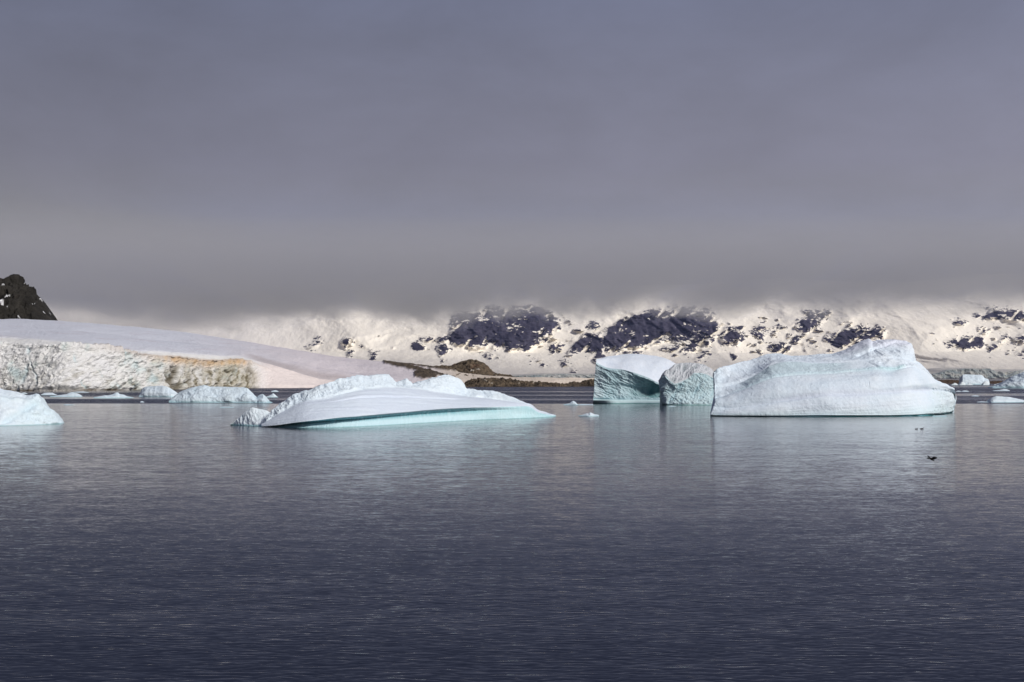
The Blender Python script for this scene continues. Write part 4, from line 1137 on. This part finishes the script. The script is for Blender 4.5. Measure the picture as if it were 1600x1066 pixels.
GR = 'growlers between the big icebergs'
small_ice('growler', 'small peaked growler just left of the square block iceberg', 'growler', [(880.5, 632), (886, 631), (890, 630), (893, 627.5), (895.5, 626.6), (899, 628), (901, 630.5), (903, 632.3)], [(880.5, 633), (903, 633.2)], 3, 461, GR, .6)
small_ice('growler', 'low ragged growler nearest the camera below the square block', 'growler', [(903.5, 649.6), (908, 648.6), (913, 647), (916.5, 646), (919, 646.3), (922, 644.6), (925, 645.6), (929, 647.6), (935, 648.2), (936, 650)], [(903.5, 650.4), (920, 650.8), (936, 650.6)], 3, 465, GR, .4)
small_ice('ice_floe', 'thin line of ice joining the peaked growler to the square block', 'ice floe', [(901, 632.2), (910, 631.4), (920, 631.6), (927, 631.8)], [(901, 632.9), (927, 632.9)], 3, 469, GR, .1)
small_ice('ice_floe', 'flake of ice afloat below the middle fractured iceberg', 'ice floe', [(1045, 634.6), (1049, 634), (1053, 634.2), (1056, 634.8)], [(1045, 635.2), (1056, 635.2)], 1.6, 471, GR, .2)
small_ice('ice_floe', 'submerged pale ice shelf at the right foot of the largest iceberg', 'ice floe', [(1457, 650), (1463, 649.4), (1472, 649.2), (1480, 650)], [(1457, 651), (1480, 650.8)], 1.6, 473, GR, .7)

RT = 'drift ice on the far right'
small_ice('iceberg', 'square sided white iceberg before the far glacier front', 'iceberg', [(1502.5, 596), (1504, 585.6), (1508, 585.2), (1520, 585.6), (1532, 586), (1536, 587.5), (1538, 590.5), (1544, 592.5), (1546, 597)], [(1502.5, 601.2), (1546, 601.2)], 26, 481, RT, .35, front=.5)
for k, (a, b, t, lab) in enumerate(((1487, 1497, 598.3, 'leftmost brash lump below the square white berg'), (1499, 1509, 596.6, 'tall brash lump at the left foot of the square white berg'),
                                    (1510, 1520, 599, 'low brash lump under the middle of the square white berg'), (1535, 1546, 595.4, 'brightest brash lump at the right foot of the square white berg'),
                                    (1554, 1566, 599.2, 'brash lump between the square white berg and the right edge iceberg'))):
    m = (a + b) / 2
    small_ice('ice_floe', lab, 'ice floe', [(a, 600.6), (a + 2, t + 1.2), (m - 1, t), (m + 2, t + .6), (b - 2, t + 1.6), (b, 600.6)], [(a, 602), (b, 602)], 8, 490 + k * 3, RT, .1, tone=(1.05, 1.02, .96))
small_ice('iceberg', 'grey white iceberg sloping up to the right edge of the view', 'iceberg',
          [(1551, 604.6), (1560, 602.5), (1566, 598), (1574, 593), (1580, 588.5), (1585, 586.5), (1590, 585), (1600, 581), (1615, 577), (1635, 576), (1650, 585), (1662, 603)],
          [(1551, 606.8), (1600, 607), (1662, 606.9)], 32, 511, RT, .3, rough=1.1)
small_ice('ice_floe', 'white slab of ice with a blue left end and a long tail to the right', 'ice floe',
          [(1538, 628), (1545, 627.4), (1547, 623), (1552, 620.6), (1556, 619), (1565, 619.6), (1577, 620.5), (1588, 622.6), (1598, 625), (1610, 627.4)],
          [(1538, 629), (1550, 629.3), (1575, 629.2), (1610, 628.9)], 7, 521, RT, .35)
small_ice('ice_floe', 'low pointed floe above the slab on the right', 'ice floe', [(1552, 610.2), (1562, 609.4), (1568, 608), (1573, 608.4), (1578, 610.4)], [(1552, 611), (1578, 611)], 6, 525, RT, .1)
small_ice('ice_floe', 'small floe of brash beside the right tip of the largest iceberg', 'ice floe', [(1503, 611.4), (1506, 610.2), (1510, 610.4), (1514, 611.6)], [(1503, 612.2), (1514, 612.2)], 4, 529, RT, .1)
small_ice('ice_floe', 'tiny floe furthest left of the brash beyond the largest iceberg', 'ice floe', [(1494, 611.4), (1497, 610.6), (1500, 610.8), (1502, 611.6)], [(1494, 612.2), (1502, 612.2)], 4, 531, RT, .1)
small_ice('ice_floe', 'tiny floe in the grey streak between the slab and the largest iceberg', 'ice floe', [(1519, 618.6), (1523, 617.8), (1527, 618), (1530, 618.8)], [(1519, 619.4), (1530, 619.4)], 3, 533, RT, .1)
small_ice('ice_floe', 'broken flat ice at the left toe of the slab', 'ice floe', [(1527, 628), (1533, 627.2), (1538, 627.4), (1543, 628.2)], [(1527, 628.9), (1543, 629.1)], 2.4, 537, RT, .1)

# ------------------------------------------------------------------ birds
mb, ntb, bb = base_mat('dark_plumage')
bb.inputs['Roughness'].default_value = .7
gb = N(ntb, 'ShaderNodeNewGeometry')
nb = noise(ntb, gb.outputs['Position'], 9.0, 4)
ntb.links.new(mixc(ntb, nb.outputs[0], (0.010, 0.009, 0.009), (0.03, 0.027, 0.025)), bb.inputs['Base Color'])


def ellipsoid_loft(stations, n=12):
    """body along x: stations (x, z, ry, rz)"""
    V = []; Fq = []
    for (x, z, ry, rz) in stations:
        for k in range(n):
            a = 2 * math.pi * k / n
            V.append((x, ry * math.cos(a), z + rz * math.sin(a)))
    m = len(stations)
    for i in range(m - 1):
        for k in range(n):
            a = i * n + k; b = i * n + (k + 1) % n
            Fq.append((a, b, b + n, a + n))
    return np.array(V), np.array(Fq)


def flying_bird():
    loc = pt(1455.5, 717.5, 62.0)
    r = empty('seabird', tuple(loc), 'small dark seabird flying low over the open water on the right', 'bird')
    r.rotation_euler = (math.radians(-8), math.radians(38), math.radians(20))
    V, q = ellipsoid_loft([(-.17, .0, .002, .002), (-.13, .0, .025, .015), (-.05, 0, .045, .045), (.04, .005, .048, .05), (.10, .02, .032, .034), (.135, .028, .028, .028), (.16, .025, .012, .012), (.185, .02, .002, .002)])
    mesh_obj('body', V, q, mb, r)
    for s in (1, -1):
        a = np.array([(.07, .03, .03), (.10, .15, .09), (.06, .26, .08), (-.02, .34, .05), (-.05, .25, .06), (-.06, .14, .07), (-.05, .03, .025)])
        a[:, 1] *= s
        up = a + (0, 0, .008); lo = a - (0, 0, .008)
        VV = np.concatenate([up, lo]); n = len(a)
        fs = [tuple(range(n)), tuple(range(2 * n - 1, n - 1, -1))] + [(i, n + i, n + (i + 1) % n, (i + 1) % n) for i in range(n)]
        mesh_obj('wing', VV, fs, mb, r, smooth=False)
    a = np.array([(-.14, .02, 0), (-.24, .05, .0), (-.25, 0, .0), (-.24, -.05, .0), (-.14, -.02, 0)])
    VV = np.concatenate([a + (0, 0, .006), a - (0, 0, .006)]); n = 5
    mesh_obj('tail', VV, [tuple(range(n)), tuple(range(2 * n - 1, n - 1, -1))] + [(i, n + i, n + (i + 1) % n, (i + 1) % n) for i in range(n)], mb, r, smooth=False)


flying_bird()


def swimming_bird(px, py, s, label):
    loc = pt(px, py, float(Yw(py)))
    r = empty('swimming_bird', (float(loc[0]), float(loc[1]), 0), label, 'bird', 'birds swimming before the largest iceberg')
    V, q = ellipsoid_loft([(-.34, .08, .004, .004), (-.28, .07, .05, .03), (-.12, .04, .11, .09), (.06, .04, .12, .10), (.18, .05, .08, .08), (.24, .07, .02, .03)])
    mesh_obj('body', V * s, q, mb, r)
    V, q = ellipsoid_loft([(.15, .05, .045, .05), (.20, .14, .04, .05), (.24, .23, .045, .045), (.29, .25, .04, .035), (.33, .25, .014, .012), (.40, .24, .003, .003)])
    mesh_obj('head', V * s, q, mb, r)


swimming_bird(1440.5, 670.6, 1.0, 'dark bird swimming low in front of the largest iceberg, the right one of the two')
swimming_bird(1432, 670.8, .8, 'dark bird swimming low in front of the largest iceberg, the left one of the two')

# ------------------------------------------------------------------ low cloud hanging on the mountains
def build_cloud():
    m = bpy.data.materials.new('low_cloud'); m.use_nodes = True
    nt = m.node_tree; nt.nodes.clear()
    o = N(nt, 'ShaderNodeOutputMaterial'); pv = N(nt, 'ShaderNodeVolumePrincipled')
    nt.links.new(pv.outputs[0], o.inputs['Volume'])
    pv.inputs['Anisotropy'].default_value = 0.0
    geo = N(nt, 'ShaderNodeNewGeometry'); pos = geo.outputs['Position']
    sp = N(nt, 'ShaderNodeSeparateXYZ'); nt.links.new(pos, sp.inputs[0])
    base = math_node(nt, 'ADD', math_node(nt, 'MULTIPLY', math_node(nt, 'ADD', sp.outputs[0], 290.0), 0.030), 196.0)
    base = math_node(nt, 'MINIMUM', math_node(nt, 'MAXIMUM', base, 204.0), 266.0)
    n = noise(nt, vmath(nt, 'MULTIPLY', pos, (1, .14, 1.6)), 1 / 260.0, 6, .62)
    base = math_node(nt, 'ADD', base, math_node(nt, 'MULTIPLY', math_node(nt, 'SUBTRACT', n.outputs[0], .5), 300.0))
    nl = noise(nt, vmath(nt, 'MULTIPLY', pos, (1, .2, .2)), 1 / 900.0, 2, .5)
    base = math_node(nt, 'ADD', base, math_node(nt, 'MULTIPLY', math_node(nt, 'SUBTRACT', nl.outputs[0], .5), 170.0))
    t = math_node(nt, 'DIVIDE', math_node(nt, 'SUBTRACT', sp.outputs[2], base), 110.0, True)
    # thins out upwards and towards its near and far edges
    topf = math_node(nt, 'DIVIDE', math_node(nt, 'SUBTRACT', 560.0, sp.outputs[2]), 300.0, True)
    topf = math_node(nt, 'MULTIPLY', topf, topf)
    near = math_node(nt, 'DIVIDE', math_node(nt, 'SUBTRACT', sp.outputs[1], 3300.0), 1200.0, True)
    farf = math_node(nt, 'DIVIDE', math_node(nt, 'SUBTRACT', 5650.0, sp.outputs[1]), 500.0, True)
    dens = math_node(nt, 'MULTIPLY', math_node(nt, 'MULTIPLY', math_node(nt, 'MULTIPLY', t, topf), near), farf)
    nt.links.new(mixc(nt, math_node(nt, 'ADD', math_node(nt, 'MULTIPLY', dens, 12.0, True), math_node(nt, 'DIVIDE', math_node(nt, 'SUBTRACT', -850.0, sp.outputs[0]), 700.0, True), True), (0.42, 0.52, 0.95), mixc(nt, math_node(nt, 'DIVIDE', math_node(nt, 'SUBTRACT', 300.0, sp.outputs[2]), 160.0, True), (0.69, 0.695, 0.735), (0.93, 0.91, 0.87))), pv.inputs['Color'])  # grey stands in for shade from cloud above, cream for the low glow
    dens = math_node(nt, 'ADD', math_node(nt, 'MULTIPLY', dens, 5.6e-3), math_node(nt, 'ADD', 3.0e-5, math_node(nt, 'MULTIPLY', math_node(nt, 'DIVIDE', math_node(nt, 'SUBTRACT', -750.0, sp.outputs[0]), 700.0, True), math_node(nt, 'MULTIPLY', math_node(nt, 'DIVIDE', math_node(nt, 'SUBTRACT', 360.0, sp.outputs[2]), 150.0, True), 3.6e-4))))
    nt.links.new(dens, pv.inputs['Density'])
    x0, x1, y0, y1, z0, z1 = -6000, 6500, 2900, 9400, 1.5, 700
    V = np.array([(x, y, z) for z in (z0, z1) for y in (y0, y1) for x in (x0, x1)], float)
    q = np.array([(0, 2, 3, 1), (4, 5, 7, 6), (0, 1, 5, 4), (2, 6, 7, 3), (0, 4, 6, 2), (1, 3, 7, 5)])
    ob = mesh_obj('low_cloud', V, q, m, smooth=False)
    tagp(ob, 'grey cloud and mist hanging over the mountain tops', 'cloud', kind='stuff')


build_cloud()
